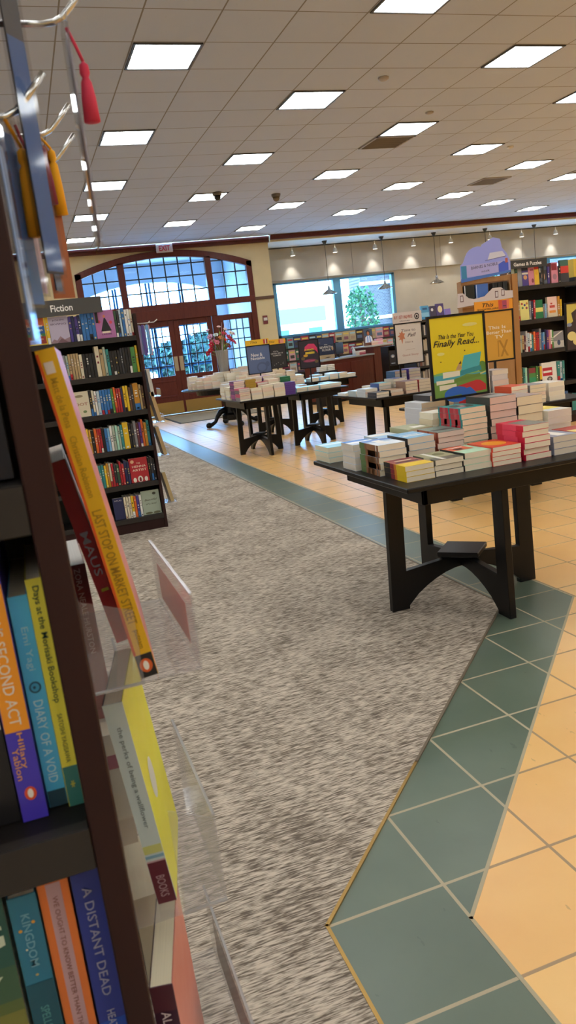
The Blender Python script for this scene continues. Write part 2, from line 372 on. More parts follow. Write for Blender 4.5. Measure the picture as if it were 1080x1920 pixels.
door('door_1', 2.64, 3.588, 4, 5, True, 1); door('door_2', 3.588, 4.52, 4, 5, True, -1)
door('door_3', 4.68, 5.57, 4, 5, True); door('door_4', 1.62, 2.47, 4, 5, True)
b = MB(); b.box(2.4, 4.9, 18.0, 18.36, .0, .012, mat('8f9290', .3, .8)); struct(b.obj('door_threshold'))
b = MB(); b.box(2.95, 4.75, 15.75, 17.75, 0, .012, wood_mat('mat_weave', '8a7a60', '9a8a6e', .95)); b.box(2.9, 4.8, 15.7, 17.8, 0, .007, mat('3a3632', .8))
tag(b.obj('doormat'), 'tan ribbed entrance mat with dark edge lying before the brass-kicked doors', 'doormat')
# vestibule beyond the doors and the street outside
M_VEST = wall_mat('vestibule_paint', 'e0e8f2')
b = MB()
b.box(1.2, 1.4, 18.65, 21.6, -.1, 4.0, M_VEST); b.box(5.75, 5.95, 18.65, 21.6, -.1, 4.0, M_VEST); b.box(1.2, 5.95, 18.65, 21.6, 3.85, 4.0, M_VEST)
def arc2(x): return arc_z(x, 2.95, .42, 2.06)
pp = [(1.4, -.1), (1.75, -.1), (1.75, 2.9)]+[(1.75+3.7*i/20, arc2(1.75+3.7*i/20)) for i in range(0, 21)]+[(5.45, 2.9), (5.45, -.1), (5.75, -.1), (5.75, 3.9), (1.4, 3.9)]
b.prism(pp, 21.4, 21.6, M_VEST); struct(b.obj('wall_vestibule'))
b = MB(); m = mat('3d7aa8', .4)
for x in (1.75, 2.65, 2.72, 3.55, 3.64, 4.45, 4.52, 5.4): b.box(x, x+.05, 21.45, 21.52, 0, arc2(x)-.01, m)
for z in (1.05, 2.15): b.box(1.75, 5.45, 21.45, 21.52, z, z+.09, m)
b.box(1.75, 5.45, 21.45, 21.52, 0, .3, m)
struct(b.obj('door_outer'))
wall_box('floor_vestibule', 1.4, 5.75, 18.65, 21.6, -.1, 0, m=mat('9a9690', .6))
b = MB(); b.box(-60, 90, 20.0, 140, -.3, -.1, wall_mat('pavement', 'cfcac0')); struct(b.obj('ground_outside'))
# ---------------------------------------------------------------- outside
def brick_mat():
    m, nt, b = nodemat('brickwork'); t = N(nt, 'ShaderNodeTexCoord'); mp = N(nt, 'ShaderNodeMapping'); mp.inputs['Rotation'].default_value = (PI/2, 0, 0)
    br = N(nt, 'ShaderNodeTexBrick'); br.inputs['Scale'].default_value = 4; br.inputs[1].default_value = (*hexc('443a3a'), 1); br.inputs[2].default_value = (*hexc('524846'), 1); br.inputs[3].default_value = (*hexc('6a6664'), 1)
    nt.links.new(t.outputs['Object'], mp.inputs[0]); nt.links.new(mp.outputs[0], br.inputs[0]); nt.links.new(br.outputs[0], b.inputs['Base Color']); b.inputs['Roughness'].default_value = .9
    return m
M_BRICK = brick_mat()
t = thing('brick_building', 'grey brick building with pale stone bands seen through the wide window', 'building', (18.3, 31, -.1))
b = MB(); b.box(-4, 8, 0, 1.2, 0, 9, M_BRICK); b.obj('building_wall', t)
b = MB(); pale = mat('e6e4de', .8)
for z in (2.0, 3.45, 5.0): b.box(-4.05, 8, -.06, 0, z, z+.14, pale)
b.obj('stone_band', t)
b = MB()
b.box(-2.6, -1.9, -.25, 0, 0, 9, mat('33282c', .9)); b.obj('brick_pier', t)
t = thing('store_building', 'low white store building with a teal roof band across the street', 'building', (22, 62, -.1))
b = MB(); b.box(-6, 4, 0, 8, 0, 3.6, mat('f0f0ee', .8)); b.obj('building_wall', t)
b = MB(); b.box(-6.2, 3, -.4, 8.2, 2.9, 4.1, mat('6fb2b8', .6)); b.obj('roof_band', t)
b = MB(); [b.box(x, x+1.2, -.06, 0, 1, 2.4, mat('3f9c9a', .2)) for x in (-4.5, -1.5, 1.5)]; b.obj('shop_window', t)
def tree(x, y, h, r, label, seed, sc=1.):
    t = thing('street_tree', label, 'tree', (x, y, -.1)); R = random.Random(seed)
    b = MB(); b.tube([(0, 0, 0), (.05, .02, h*.4), (-.03, 0, h*.8)], [.12*sc, .09*sc, .04*sc], mat('5b4a3c', .9))
    for k in range(6):
        a = k*1.05; b.tube([(0, 0, h*.35), (math.cos(a)*r*.6, math.sin(a)*r*.6, h*.65)], [.05*sc, .02*sc], mat('5b4a3c', .9), 6)
    b.obj('trunk', t)
    b = MB(); gm = [mat('2c4a44', .8), mat('3a5c4c', .8), mat('223c40', .8)] if y > 26.8 else [mat('2f5a34', .7), mat('44703c', .7), mat('264a2c', .7)]  # trees past the doors: shade and blue sky tint put into the leaf colours
    for k in range(1500 if y > 26.8 else 1100):
        a = R.uniform(0, 2*PI); u = R.uniform(-1, 1); q = R.uniform(.35, 1)**.5
        p = Vector((math.cos(a)*math.sqrt(1-u*u)*r*q, math.sin(a)*math.sqrt(1-u*u)*r*q, h*.66+u*h*.34*q))
        d = Vector((R.gauss(0, 1), R.gauss(0, 1), R.gauss(0, 1))).normalized(); e = d.orthogonal().normalized(); f = d.cross(e); s_ = (.13 if y > 26.8 else .075)*sc
        b.quad([tuple(p-e*s_), tuple(p+f*s_*.6), tuple(p+e*s_), tuple(p-f*s_*.6)], gm[k % 3])
    b.obj('foliage', t)
tree(12.2, 26.5, 3.2, .62, 'small leafy street tree in front of the brick building', 1)
tree(5.3, 27, 2.0, 1.1, 'rounded green street tree seen through the glass of the entrance doors', 2)
tree(6.9, 30, 2.2, 1.2, 'green street tree beyond the entrance, partly behind the rounded one', 3)
tree(4.3, 33, 1.9, 1.0, 'low street tree seen through the door glass nearest the shelf', 4)
tree(16.4, 24.3, 3.2, .8, 'leafy tree seen above the games shelves through the far window', 5)

# ---------------------------------------------------------------- ceiling fittings
CX0, CY0, CS = 1.937, 6.834, .6103
lights = [(c, r) for c in (-13, -7, -1, 5, 11, 17, 23) for r in range(-24, 19, 4)]+[(c, r) for c in (-10, -4, 2, 8, 14, 20, 26) for r in range(-22, 19, 4)]
def mk_light():
    t = thing('ceiling_light', 'x', 'ceiling light', (0, 0, CZ)); h = CS/2-.012
    b = MB(); fm = mat('4d4a48', .5)
    for a in ((-h, h, -h, -h+.02), (-h, h, h-.02, h), (-h, -h+.02, -h, h), (h-.02, h, -h, h)): b.box(*a, -.012, .0, fm)
    b.obj('light_frame', t); b = MB(); b.box(-h+.02, h-.02, -h+.02, h-.02, -.006, 0, M_LAMP); b.obj('diffuser', t)
    return t
LROW = {}
first = None; vis = {}
for c, r in lights:
    x, y = CX0+(c+.5)*CS, CY0+(r+.5)*CS
    if not (-6.5 < x < 19.5 and -7.5 < y < 17.9): continue
    LROW.setdefault(c, []).append((y, x))
NAMES = {-1: 'line above the carpet aisle', 2: 'line over the border tiles', 5: 'line passing the square vent', 8: 'line over the autumn poster table', 11: 'line passing the dark vent', 14: 'line by the games shelves'}
for c in sorted(LROW):
    for k, (y, x) in enumerate(sorted(LROW[c])):
        lab = 'lit ceiling panel, %s from the entrance, %s' % (ORD[len(LROW[c])-1-k], NAMES.get(c, ORD[sorted(LROW).index(c)]+' line across the room'))
        if first is None: first = mk_light(); o = first; o.location = (x, y, CZ)
        else: o = dup(first); o.location = (x, y, CZ)
        o['label'] = lab; o['group'] = 'lit ceiling panels'
def vent(c, r, label):
    t = thing('air_vent', label, 'vent', (CX0+(c+.5)*CS, CY0+(r+.5)*CS, CZ), 0, 'ceiling air vents'); h = CS/2-.01
    b = MB(); fm = mat('a39a92', .5); dk = mat('1d1b1a', .7)
    for a in ((-h, h, -h, -h+.03), (-h, h, h-.03, h), (-h, -h+.03, -h, h), (h-.03, h, -h, h)): b.box(*a, -.015, 0, fm)
    b.obj('vent_frame', t); b = MB(); b.box(-h+.03, h-.03, -h+.03, h-.03, -.006, 0, dk); b.obj('vent_back', t)
    b = MB()
    for k in range(6): y = -h+.06+k*.09; b.add([(-h+.03, y, -.004), (h-.03, y, -.004), (h-.03, y+.05, -.016), (-h+.03, y+.05, -.02)], [(0, 1, 2, 3)], mat('5d534a', .5))
    b.obj('vent_slat', t)
vent(5, 5, 'square metal air vent set against a lit ceiling panel'); vent(11, 10, 'dark square air vent alone between two lit ceiling panels'); vent(14, 9, 'dark square ceiling vent beyond the games shelves')
def disc(name, label, cat, x, y, r, h, m, z=CZ):
    b = MB(); b.lathe([(r*.6, -h), (r, -h*.55), (r, 0)], m, 18); o = b.obj(name, None, (x, y, z), smooth=True); return tag(o, label, cat)
disc('smoke_detector', 'small round smoke detector on the ceiling above the yellow poster', 'smoke detector', 4.02, 7.7, .055, .03, mat('b5aaa2'))
disc('sprinkler_cap', 'tiny round cap on the ceiling between two lit panels', 'sprinkler cap', 5.23, 8.9, .05, .02, mat('b5aaa2'))
disc('smoke_detector', 'white round detector on the ceiling toward the games shelves', 'smoke detector', 7.66, 10.72, .05, .03, mat('d5d0ca'))
for x, y, lab, hx in ((3.55, 12.94, 'black dome security camera hanging below a ceiling light', '191716'), (4.71, 13.34, 'tan dome security camera on the ceiling, farther along', '7d6a50')):
    t = thing('security_camera', lab, 'security camera', (x, y, CZ))
    b = MB(); b.lathe([(.07, -.05), (.08, -.02), (.08, 0)], mat('6f6862'), 18); b.obj('camera_base', t, smooth=True)
    b = MB(); b.lathe([(.005, -.125), (.035, -.115), (.055, -.09), (.06, -.05)], mat(hx, .15), 18); b.obj('camera_dome', t, smooth=True)
# exit sign
t = thing('exit_sign', 'white exit sign with red letters over the arched entrance', 'sign', (3.60, 18.27, 3.71))
b = MB(); b.box(-.19, .19, -.03, .02, 0, .19, mat('cdb9ae', .5)); b.obj('sign_box', t, bevel=.006)
b = MB(); put_text(b, 'EXIT', .26, .12, mat('c2263a', .5), frame((0, -.032, .095), (1, 0, 0), (0, 0, 1)), bold=.03); b.obj('lettering', t)
# spot track on the window wall
b = MB(); b.box(6.3, 18, 19.42, 19.47, 3.735, 3.76, mat('2a2726')); tag(b.obj('light_track'), 'thin black lighting track under the soffit along the window wall', 'light track')
for k, x in enumerate((7.08, 8.27, 9.42, 10.57, 11.72, 12.97, 14.02, 15.17, 16.3)):
    x = x*1.008
    t = thing('spotlight', 'small white track spotlight washing the grey wall, %s from the entrance' % ORD[k], 'spotlight', (x, 19.44, 3.735), 0, 'spotlights along the track')
    b = MB(); b.tube([(0, 0, 0), (0, 0, -.09)], .012, mat('cfccc8')); b.obj('stem', t)
    b = MB(); b.lathe([(.062, -.2), (.055, -.13), (.03, -.08)], mat('d5d2cd'), 16, cap=False); b.obj('spot_head', t, smooth=True)
    b = MB(); b.lathe([(.0, -.185), (.055, -.186)], M_SPOT, 16, cap=False); b.obj('bulb', t)
    sl = bpy.data.lights.new('spot', 'SPOT'); sl.energy = 26; sl.spot_size = math.radians(62); sl.spot_blend = .8; sl.color = (1, .96, .86); sl.shadow_soft_size = .04
    so = bpy.data.objects.new('spot_beam', sl); COL.objects.link(so); so.parent = t; so.location = (0, 0, -.21); so.rotation_euler = (math.radians(16), 0, 0)
for k, x in enumerate((7.79, 9.38, 10.92, 12.5, 14.08)):
    t = thing('pendant_lamp', 'chrome shallow shade pendant on a long cord before the windows, %s from the entrance' % ORD[k], 'pendant lamp', (x, 18.8, 3.76), 0, 'pendant lamps by the windows')
    b = MB(); b.lathe([(.005, -.09), (.03, -.08), (.07, -.0)], mat('3d3a38'), 14); b.obj('canopy', t, smooth=True)
    b = MB(); b.tube([(0, 0, -.08), (0, 0, -1.12)], .008, mat('55504c')); b.obj('cord', t)
    b = MB(); b.lathe([(.2, -1.3), (.17, -1.27), (.09, -1.22), (.035, -1.18), (.03, -1.1)], M_CHROME, 22, cap=False); b.obj('lamp_shade', t, smooth=True)
    b = MB(); b.lathe([(.005, -1.3), (.04, -1.28), (.04, -1.22)], mat('e8e2d0', .4), 12); b.obj('bulb', t, smooth=True)
t = thing('fire_alarm', 'small red and white fire alarm on the cream wall beside the entrance', 'fire alarm', (5.86, 18.4, 1.98))
b = MB(); b.box(-.06, .06, -.03, 0, -.1, .1, mat('6d2a2c')); b.obj('alarm_box', t, bevel=.005); b = MB(); b.box(-.045, .045, -.045, -.03, -.02, .05, mat('d8cfc8')); b.obj('strobe', t)

# ---------------------------------------------------------------- books
PAL = ['c23038','1f4f8c','e8dcc0','2b2b30','d8a52a','3d8f8f','7d3c8c','e07a3c','556b3a','a8c4d8','f0ece0','8c2230','2f6d5a','d86a8c','404a6a','b89868','6aa8d0','1a1a1e']
def book_mesh(h, w_, t, cover, pages='e9dfc8', bands=(), back=None, spine=None):
    """standing book: height z, thickness x, spine at y=0 facing -y, front cover at +x. Returns meshes (cover, pages)"""
    c = .0010; cm = mat(cover, .38, 0, .5, .15); bm_ = mat(back or cover, .38, 0, .5, .15); sm = mat(spine or cover, .38, 0, .5, .15)
    a = MB(); a.box(t-c, t, .0006, w_, 0, h, cm); a.box(0, c, .0006, w_, 0, h, bm_); a.box(0, t, 0, c, 0, h, sm)
    for z0, z1, hx in bands: a.box(.0004, t-.0004, -.0004, 0, z0*h, z1*h, mat(hx, .4))
    p = MB(); p.box(c, t-c, c, w_-.0004, .0004, h-.0004, pages_mat(pages))
    return a.mesh('book_cover'), p.mesh('page_block')
BK = {'n': 0}
def make_book(label, group, h, w_, t, cover, pages='e9dfc8', bands=(), back=None, spine=None, M=None):
    a, p = book_mesh(h, w_, t, cover, pages, bands, back, spine)
    o = link('book', a); q = link('page_block', p, o); tag(o, label, 'book', group)
    if M is not None: o.matrix_world = M
    BK['n'] += 1
    return o
def T(x, y, z): return Matrix.Translation((x, y, z))
def R(a, ax): return Matrix.Rotation(a, 4, ax)
HN = {'white': 'efece4', 'cream': 'e2d6b8', 'tan': 'b79c70', 'black': '1b1b1f', 'charcoal': '35353b', 'navy': '232a55', 'blue': '2f74b8', 'light blue': '7cb4dc', 'teal': '2f8a88', 'sage': 'a9b7a4', 'green': '4f8f48', 'dark green': '2d4f38',
      'red': 'b82430', 'dark red': '7a1c28', 'orange': 'e0692a', 'yellow': 'ecc22a', 'ochre': 'c48a2c', 'purple': '5c3580', 'lilac': 'c3b8cf', 'mauve': 'b772a8', 'pink': 'd88a9c', 'grey': '8b8b90', 'brown': '5d3d2c', 'pale blue': 'b8ccd6', 'violet': '4a3b8c', 'mint': 'a8dcc4', 'maroon': '5a2230', 'silver': 'b9bcc2', 'magenta': 'c22860'}
def poly_art(mb, w_, h, items, M):
    """flat printed shapes on a cover w_ wide and h high; coordinates 0..1"""
    for k, (hx, pts) in enumerate(items):
        if len(pts) == 4 and not isinstance(pts[0], tuple): u0, v0, u1, v1 = pts; pts = [(u0, v0), (u1, v0), (u1, v1), (u0, v1)]
        mb.add([((u-.5)*w_, (v-.5)*h, .00006*(k+1)) for u, v in pts], [tuple(range(len(pts)))], mat(hx, .45), M)
def circle(cx, cy, rx, ry, n=20): return [(cx+rx*math.cos(2*PI*i/n), cy+ry*math.sin(2*PI*i/n)) for i in range(n)]
def cover_art(o, w_, h, t, items, texts):
    """print on the front cover (+x face) of a standing book"""
    M = frame((t+.0003, w_/2, h/2), (0, 1, 0), (0, 0, 1)); b = MB(); poly_art(b, w_, h, items, M)
    if b.v: b.obj('cover_picture', o)
    if texts:
        b = MB()
        for body, u, v, tw, th, hx, *s_ in texts:
            put_text(b, body, tw*w_, th*h, mat(hx, .5), M @ T((u-.5)*w_, (v-.5)*h, .0012), s_[0] if s_ else 0, .01)
        b.obj('lettering', o)
def spine_text(o, t, h, texts):
    """reads down the spine: texts (body, centre fraction from the top, length fraction, width fraction, colour)"""
    b = MB()
    for body, v, ln, wd, hx in texts:
        put_text(b, body, ln*h, wd*t, mat(hx, .5), frame((t/2, -.0010, h*(1-v)), (0, 0, -1), (1, 0, 0)), 0, .005)
    b.obj('lettering', o)

# ---------------------------------------------------------------- bookcases
def bookcase(label, x0, x1, y0, depth, zs, htop, endm=M_ENDP, back_top=None, cat='bookcase', shelf_t=.028, lip=.04):
    t = thing('bookcase', label, cat, (x0, y0, 0)); W = x1-x0
    for xa in (0, W-.024): b = MB(); b.box(xa, xa+.024, 0, depth, 0, htop, endm); b.obj('side_panel', t, bevel=.0015)
    b = MB(); b.box(.024, W-.024, depth*.5, depth*.5+.012, .1, back_top or htop, M_CASE); b.obj('back_panel', t)
    for z in zs:
        b = MB(); b.box(.024, W-.024, .012, depth*.5, z-shelf_t, z, M_CASE); b.box(.024, W-.024, 0, .014, z-lip, z, M_CASESH); b.obj('shelf', t, bevel=.001)
    b = MB(); b.box(.024, W-.024, .01, .03, 0, zs[-1]-lip, M_ENDP); b.obj('plinth', t)
    return t
def shelf_fill(where, grp, x, y, z, xend, items, seed, hmax=.235, depth=.17):
    """items: (kind, thickness, height, options). kind 's' spine outward, 'f' cover outward"""
    Rr = random.Random(seed); out = []; items = list(items)
    wid = lambda it: it[2]+.0012+.0022 if it[0] == 's' else it[4].get('w', .14)+.004
    lo = .045 if 'fiction' in where else x
    while sum(map(wid, items)) > xend-lo: items.pop(0 if 'fiction' in where else -1)
    if 'fiction' in where: x = xend-sum(map(wid, items))
    n = len(items)
    for k, it in enumerate(items):
        kind, col, t, h = it[:4]; op = it[4] if len(it) > 4 else {}
        hx = HN.get(col, 'c0b090'); w_ = Rr.uniform(.13, .15)
        pos = ORD[n-1-k] if n-1-k < len(ORD) else 'last'
        if kind == 's':
            tb = Rr.choice(['efece4', 'd8c060', '1b1b1f', 'cfcfd4', 'e2d6b8']) if col not in ('white', 'cream', 'sage', 'pale blue') else Rr.choice(['35353b', '7a1c28', '2f74b8'])
            a = Rr.uniform(.35, .6); bands = [(.04, .10, tb)] if Rr.random() < .5 else []
            for q in range(3):
                z0 = a+q*.1; bands.append((z0, z0+Rr.uniform(.03, .07), tb)) if Rr.random() < .75 else None
            if Rr.random() < .3: bands = [(0, Rr.uniform(.12, .3), Rr.choice(['efece4', '1b1b1f', 'b82430', '2f74b8']))]+bands
            # the printed title block is narrower than the spine
            o = make_book('%s spined book, %s from aisle end, %s' % (col, pos, where), grp, h, w_, t, hx, 'e9dfc8', [])
            b = MB()
            for z0, z1, c in bands: b.box(t*.28 if z0 > .01 else .0003, t*.72 if z0 > .01 else t-.0003, -.0005, .0001, z0*h, min(z1, .97)*h, mat(c, .45))
            if b.v: b.obj('spine_print', o)
            lean = Rr.uniform(-.006, .006)
            o.matrix_world = T(x, y+Rr.uniform(0, .008), z) @ R(lean, 'Y')
            x += wid(it)
        else:
            w_ = op.get('w', .14); tt = t
            o = make_book('%s, %s from aisle end, %s' % (op.get('look', col+' book'), pos, where), grp, h, w_, tt, hx, 'e9dfc8', [])
            cover_art(o, w_, h, tt, op.get('art', []), op.get('txt', []))
            # turn the front cover (+x) to face -y, leaning back slightly
            o.matrix_world = T(x, y+tt+.004, z+.001) @ R(-.06, 'X') @ R(-PI/2, 'Z')
            x += w_+.004
        out.append(o)
    return out, x
def S(cols, th=(.016, .032), hh=(.19, .215), seed=1):
    Rr = random.Random(seed); r = []
    for c in cols:
        n = 1
        if isinstance(c, tuple): c, n = c
        t = Rr.uniform(*th); h = Rr.uniform(*hh)
        r += [('s', c, t, h)]*n
    return r
# --- the fiction case
FZ = [1.588, 1.30, 1.0, .70, .41, .125]
bookcase('dark bookcase of fiction standing on the carpet facing the aisle', .012, .937, 6.28, .62, FZ, 1.755, back_top=1.70)
t = thing('shelf_sign', 'charcoal sign reading Fiction in white on top of the bookcase', 'sign', (.02, 6.275, 1.79))
b = MB(); b.box(0, .665, 0, .012, 0, .12, mat('4b4a48', .4)); b.obj('sign_board', t, bevel=.001)
b = MB(); put_text(b, 'Fiction', .165, .052, mat('f4f2ee', .5), frame((.36, -.0015, .058), (1, 0, 0), (0, 0, 1)), bold=.02); b.obj('lettering', t)
b = MB(); b.box(.05, .07, .012, .02, -.08, .1, M_CASESH); b.box(.60, .62, .012, .02, -.08, .1, M_CASESH); b.obj('bracket', t)
gF = 'books on the fiction shelves'
art_sum = [('e0703a', (.04, .62, .96, .96)), ('2e5c9c', (.04, .38, .96, .66)), ('3f7d4a', (.04, .28, .96, .40)), ('a03a2c', (.04, .04, .96, .30))]
art_irv = [('9c7f88', [(.0, .05), (.15, .16), (.3, .1), (.5, .26), (.7, .12), (1, .2), (1, 0), (0, 0)]), ('7a5a62', [(.3, 0), (.55, .17), (.9, .0)])]
art_cas = [('1b1b1f', [(.25, .25), (.48, .72), (.55, .72), (.8, .25)]), ('e8dcc0', (.3, .18, .72, .24)), ('e08a5a', circle(.5, .78, .06, .05)), ('d84a5a', circle(.2, .6, .08, .06)), ('d84a5a', circle(.8, .55, .08, .06))]
sh0 = [('f', 'yellow', .03, .215, dict(w=.155, look='orange, blue and red landscape novel', art=art_sum, txt=[('The', .35, .84, .3, .09, 'f6efe0'), ('Summer', .5, .68, .8, .10, 'f6efe0'), ('We Ran', .5, .53, .7, .10, 'f6efe0'), ('Audrey', .55, .33, .5, .08, 'f0c8a0'), ('Ingram', .55, .2, .55, .08, 'f0c8a0')]))]
sh0 += [('s', 'yellow', .022, .225)]
sh0 += [('f', 'lilac', .03, .2, dict(w=.145, look='pale lilac novel with a mountain drawing', art=art_irv, txt=[('JOHN', .5, .86, .6, .07, '6a5a78'), ('IRVING', .5, .72, .8, .07, '6a5a78')]))]
sh0 += S(['violet', 'navy', 'violet', 'navy'], (.018, .024), (.19, .2), 3)+[('s', 'blue', .0235, .205)]*4
sh0 += [('f', 'mauve', .03, .215, dict(w=.15, look='mauve novel with a black dress drawing', art=art_cas, txt=[('CASUAL', .52, .14, .55, .05, '1b1b1f')]))]
sh0 += S(['dark green', 'charcoal', 'pale blue', 'blue', 'white', 'white', 'cream'], (.014, .02), (.2, .225), 4)
shelf_fill('top fiction shelf', gF, .155, 6.31, 1.588, .91, sh0, 11)
sh1 = S(['white', 'navy', 'charcoal', 'purple', 'red', 'black', 'red', 'grey', 'sage', ('tan', 4), 'cream', ('black', 4)], (.015, .024), (.185, .2), 5)+[('s', 'cream', .032, .235), ('s', 'tan', .024, .21), ('s', 'sage', .018, .225)]+S(['teal', ('black', 4), 'charcoal', ('black', 3)], (.015, .022), (.18, .21), 6)+[('s', 'green', .034, .2), ('s', 'yellow', .016, .21)]
shelf_fill('second fiction shelf', gF, .235, 6.31, 1.30, .91, sh1, 12)
sh2 = S(['brown', 'brown', 'black'], (.022, .03), (.2, .21), 7)+[('f', 'cream', .03, .2, dict(w=.15, look='cream novel with red title and plant sprigs', art=[('7a8a5a', circle(.25, .25, .08, .06)), ('7a8a5a', circle(.7, .2, .1, .05)), ('9a8a6a', circle(.5, .82, .22, .05))], txt=[('LOOT', .5, .5, .8, .11, 'a8604a')]))]
sh2 += S(['black', 'cream', 'white', 'pale blue', ('blue', 4), 'green', 'orange', ('red', 2), 'navy', ('yellow', 2), 'brown', 'charcoal'], (.015, .021), (.185, .205), 8)+[('s', 'ochre', .042, .215), ('s', 'tan', .016, .2), ('s', 'brown', .016, .19)]
shelf_fill('third fiction shelf', gF, .30, 6.31, 1.0, .91, sh2, 13)
art_land = [('7db0b0', (.0, .5, 1, 1)), ('d8cf7a', (.0, .25, 1, .5)), ('5a7a4a', (0, 0, 1, .27)), ('a03a2c', circle(.7, .15, .1, .05))]
sh3 = [('f', 'teal', .03, .19, dict(w=.13, look='teal and yellow landscape novel', art=art_land))]+S(['cream', 'yellow', 'ochre', 'black', 'orange', ('red', 2), 'black', 'blue', 'light blue', 'white', 'sage', 'mint', 'sage', 'teal'], (.015, .021), (.185, .205), 9)+[('s', 'yellow', .042, .215)]+S(['black', 'charcoal', 'grey', 'maroon', 'purple', 'orange', 'ochre', 'teal'], (.014, .02), (.19, .22), 10)
shelf_fill('fourth fiction shelf', gF, .345, 6.31, .70, .91, sh3, 14)
art_h = [('e8b890', circle(.18, .86, .1, .07)), ('f2e6d8', circle(.5, .12, .14, .13)), ('f2e6d8', circle(.2, .1, .09, .1)), ('f2e6d8', circle(.82, .1, .09, .1)), ('7a1c28', circle(.5, .1, .06, .1))]
sh4 = S(['tan', 'orange', 'orange', 'white', 'teal', 'teal', 'yellow', 'ochre', 'cream', 'red', 'charcoal', 'dark green', 'red', 'red', 'navy', 'navy'], (.015, .021), (.17, .2), 12)+[('f', 'red', .03, .2, dict(w=.15, look='crimson novel with pale arches', art=art_h, txt=[('THE', .5, .78, .2, .05, 'f2e0c8'), ('HENNA', .52, .65, .75, .09, 'f2e0c8'), ('ARTIST', .52, .5, .78, .09, 'f2e0c8')]))]+S(['black', 'charcoal', 'black'], (.014, .018), (.17, .2), 13)
shelf_fill('fifth fiction shelf', gF, .40, 6.31, .41, .91, sh4, 15)
sh5 = [('f', 'navy', .03, .18, dict(w=.085, look='narrow navy book', art=[], txt=[('ATLAS', .5, .88, .7, .06, 'cfcfd4')]))]+S([('cream', 3), 'yellow', 'orange', 'violet', 'white'], (.016, .021), (.175, .185), 14)+[('f', 'sage', .03, .2, dict(w=.15, look='sage green novel with scrolled border', art=[('4a4a3a', circle(.72, .86, .1, .06)), ('6a6a50', circle(.3, .06, .2, .05)), ('6a6a50', circle(.75, .06, .2, .05))], txt=[('Beautiful', .5, .62, .7, .08, '5a5a48', .4), ('of a land', .5, .45, .6, .07, '5a5a48', .4)]))]
shelf_fill('lowest fiction shelf', gF, .475, 6.31, .125, .91, sh5, 16)

# ---------------------------------------------------------------- display tables
def display_table(label, x, y, tw, td, arm, h=.745, group='black display tables'):
    t = thing('display_table', label, 'table', (x, y, 0), 0, group)
    b = MB(); b.box(-tw/2, tw/2, -td/2, td/2, h-.022, h, M_BLACK); b.obj('tabletop', t, bevel=.004)
    b = MB(); a = arm-.004; ad = a*td/tw if td > tw*1.2 else a
    b.box(-a, a, -ad, -ad+.02, h-.115, h-.022, M_BLACK); b.box(-a, a, ad-.02, ad, h-.115, h-.022, M_BLACK)
    b.box(-a, -a+.02, -ad, ad, h-.115, h-.022, M_BLACK); b.box(a-.02, a, -ad, ad, h-.115, h-.022, M_BLACK); b.obj('apron', t, bevel=.002)
    def outline(s):
        lw = .085 if s > .35 else .06; hh = h-.022
        p = [(-s, 0), (-s+lw*1.15, 0)]
        for k in range(0, 13):
            u = k/12; xx = (-s+lw*1.15)+(2*(s-lw*1.15))*u; p.append((xx, .02+.15*math.sin(PI*u)**.8))
        p += [(s-lw*1.15, 0), (s, 0), (s-.02, hh), (s-.02-lw, hh), (s-lw-.008, .205), (0, .235), (-s+lw+.008, .205), (-s+.02+lw, hh), (-s+.02, hh)]
        return p
    for ax, s in (('XZ', arm), ('YZ', ad)):
        b = MB(); b.prism(outline(s), -.018, .018, M_BLACK, ax); b.obj('leg_frame', t, bevel=.002)
    b = MB(); q = .15*arm/.43; b.prism([(q, 0), (0, q), (-q, 0), (0, -q)], .235, .262, M_BLACK, 'XY'); b.obj('center_block', t, bevel=.004)
    return t
display_table('large black square display table standing across the carpet and green tiles', 1.99, 3.36, 1.13, 1.1, .43)
display_table('black square table under the autumn reading poster', 3.85, 7.58, 1.12, 1.14, .43)
display_table('black square table beyond the yellow poster holding red spined stacks', 3.5, 5.3, 1.1, 1.1, .43)
display_table('small black table under the slate blue poster', 2.86, 9.8, .78, 1.25, .30)
display_table('small black table carrying pale blue covers beneath the black and pink poster', 3.66, 9.86, .74, .95, .30)
display_table('black table behind the slate poster table, holding the charcoal poster', 3.66, 11.55, .8, .9, .30)
display_table('small black table nearest the wooden counter', 4.60, 11.75, .8, 1.0, .30)

# ---------------------------------------------------------------- stacks of books on tables
def stack(where, look, x, y, z, n, t, spine, cover, pg='e9dfc8', h=.21, w_=.14, bands=(), art=None, txt=None, jit=.003, group=None, sp=None, seed=0, twist=.02, far=False):
    """x,y = corner nearest the origin; spine side '-X','+X','-Y','+Y'"""
    if group in (g3, g5) or far:
        FARQ.append((x, y, z, w_ if spine[1] == 'X' else h, h if spine[1] == 'X' else w_, n, t, cover, spine, sp or cover)); return []
    Rr = random.Random(int(x*1000)+int(y*77)+seed); out = []
    ang = {'-Y': 0, '-X': -PI/2, '+X': PI/2, '+Y': PI}[spine]
    # lying flat, front cover up, spine facing -Y, centred on the footprint
    base = T(h/2, -w_/2, 0) @ R(-PI/2, 'Y')
    sx, sy = (h, w_) if spine[1] == 'Y' else (w_, h)
    proto = None
    for k in range(n):
        M = T(x+sx/2+Rr.uniform(-jit, jit), y+sy/2+Rr.uniform(-jit, jit), z+k*(t+.0004)) @ R(ang+Rr.uniform(-twist, twist), 'Z') @ base
        pos = 'topmost' if k == n-1 else ORD[n-1-k]+' down' if k else 'bottom one'
        lab = '%s, %s, %s' % (look, pos, where)
        if proto is None: o = proto = make_book(lab, group, h, w_, t, cover, pg, bands, spine=sp, M=M)
        else: o = dup(proto, M, lab); BK['n'] += 1
        out.append(o)
    if art or txt: cover_art(out[-1], w_, h, t, art or [], txt or [])
    return out
Z = .7455
g1 = 'books stacked on the large near table'; g3 = 'g3'; g5 = 'g5'; FARQ = []
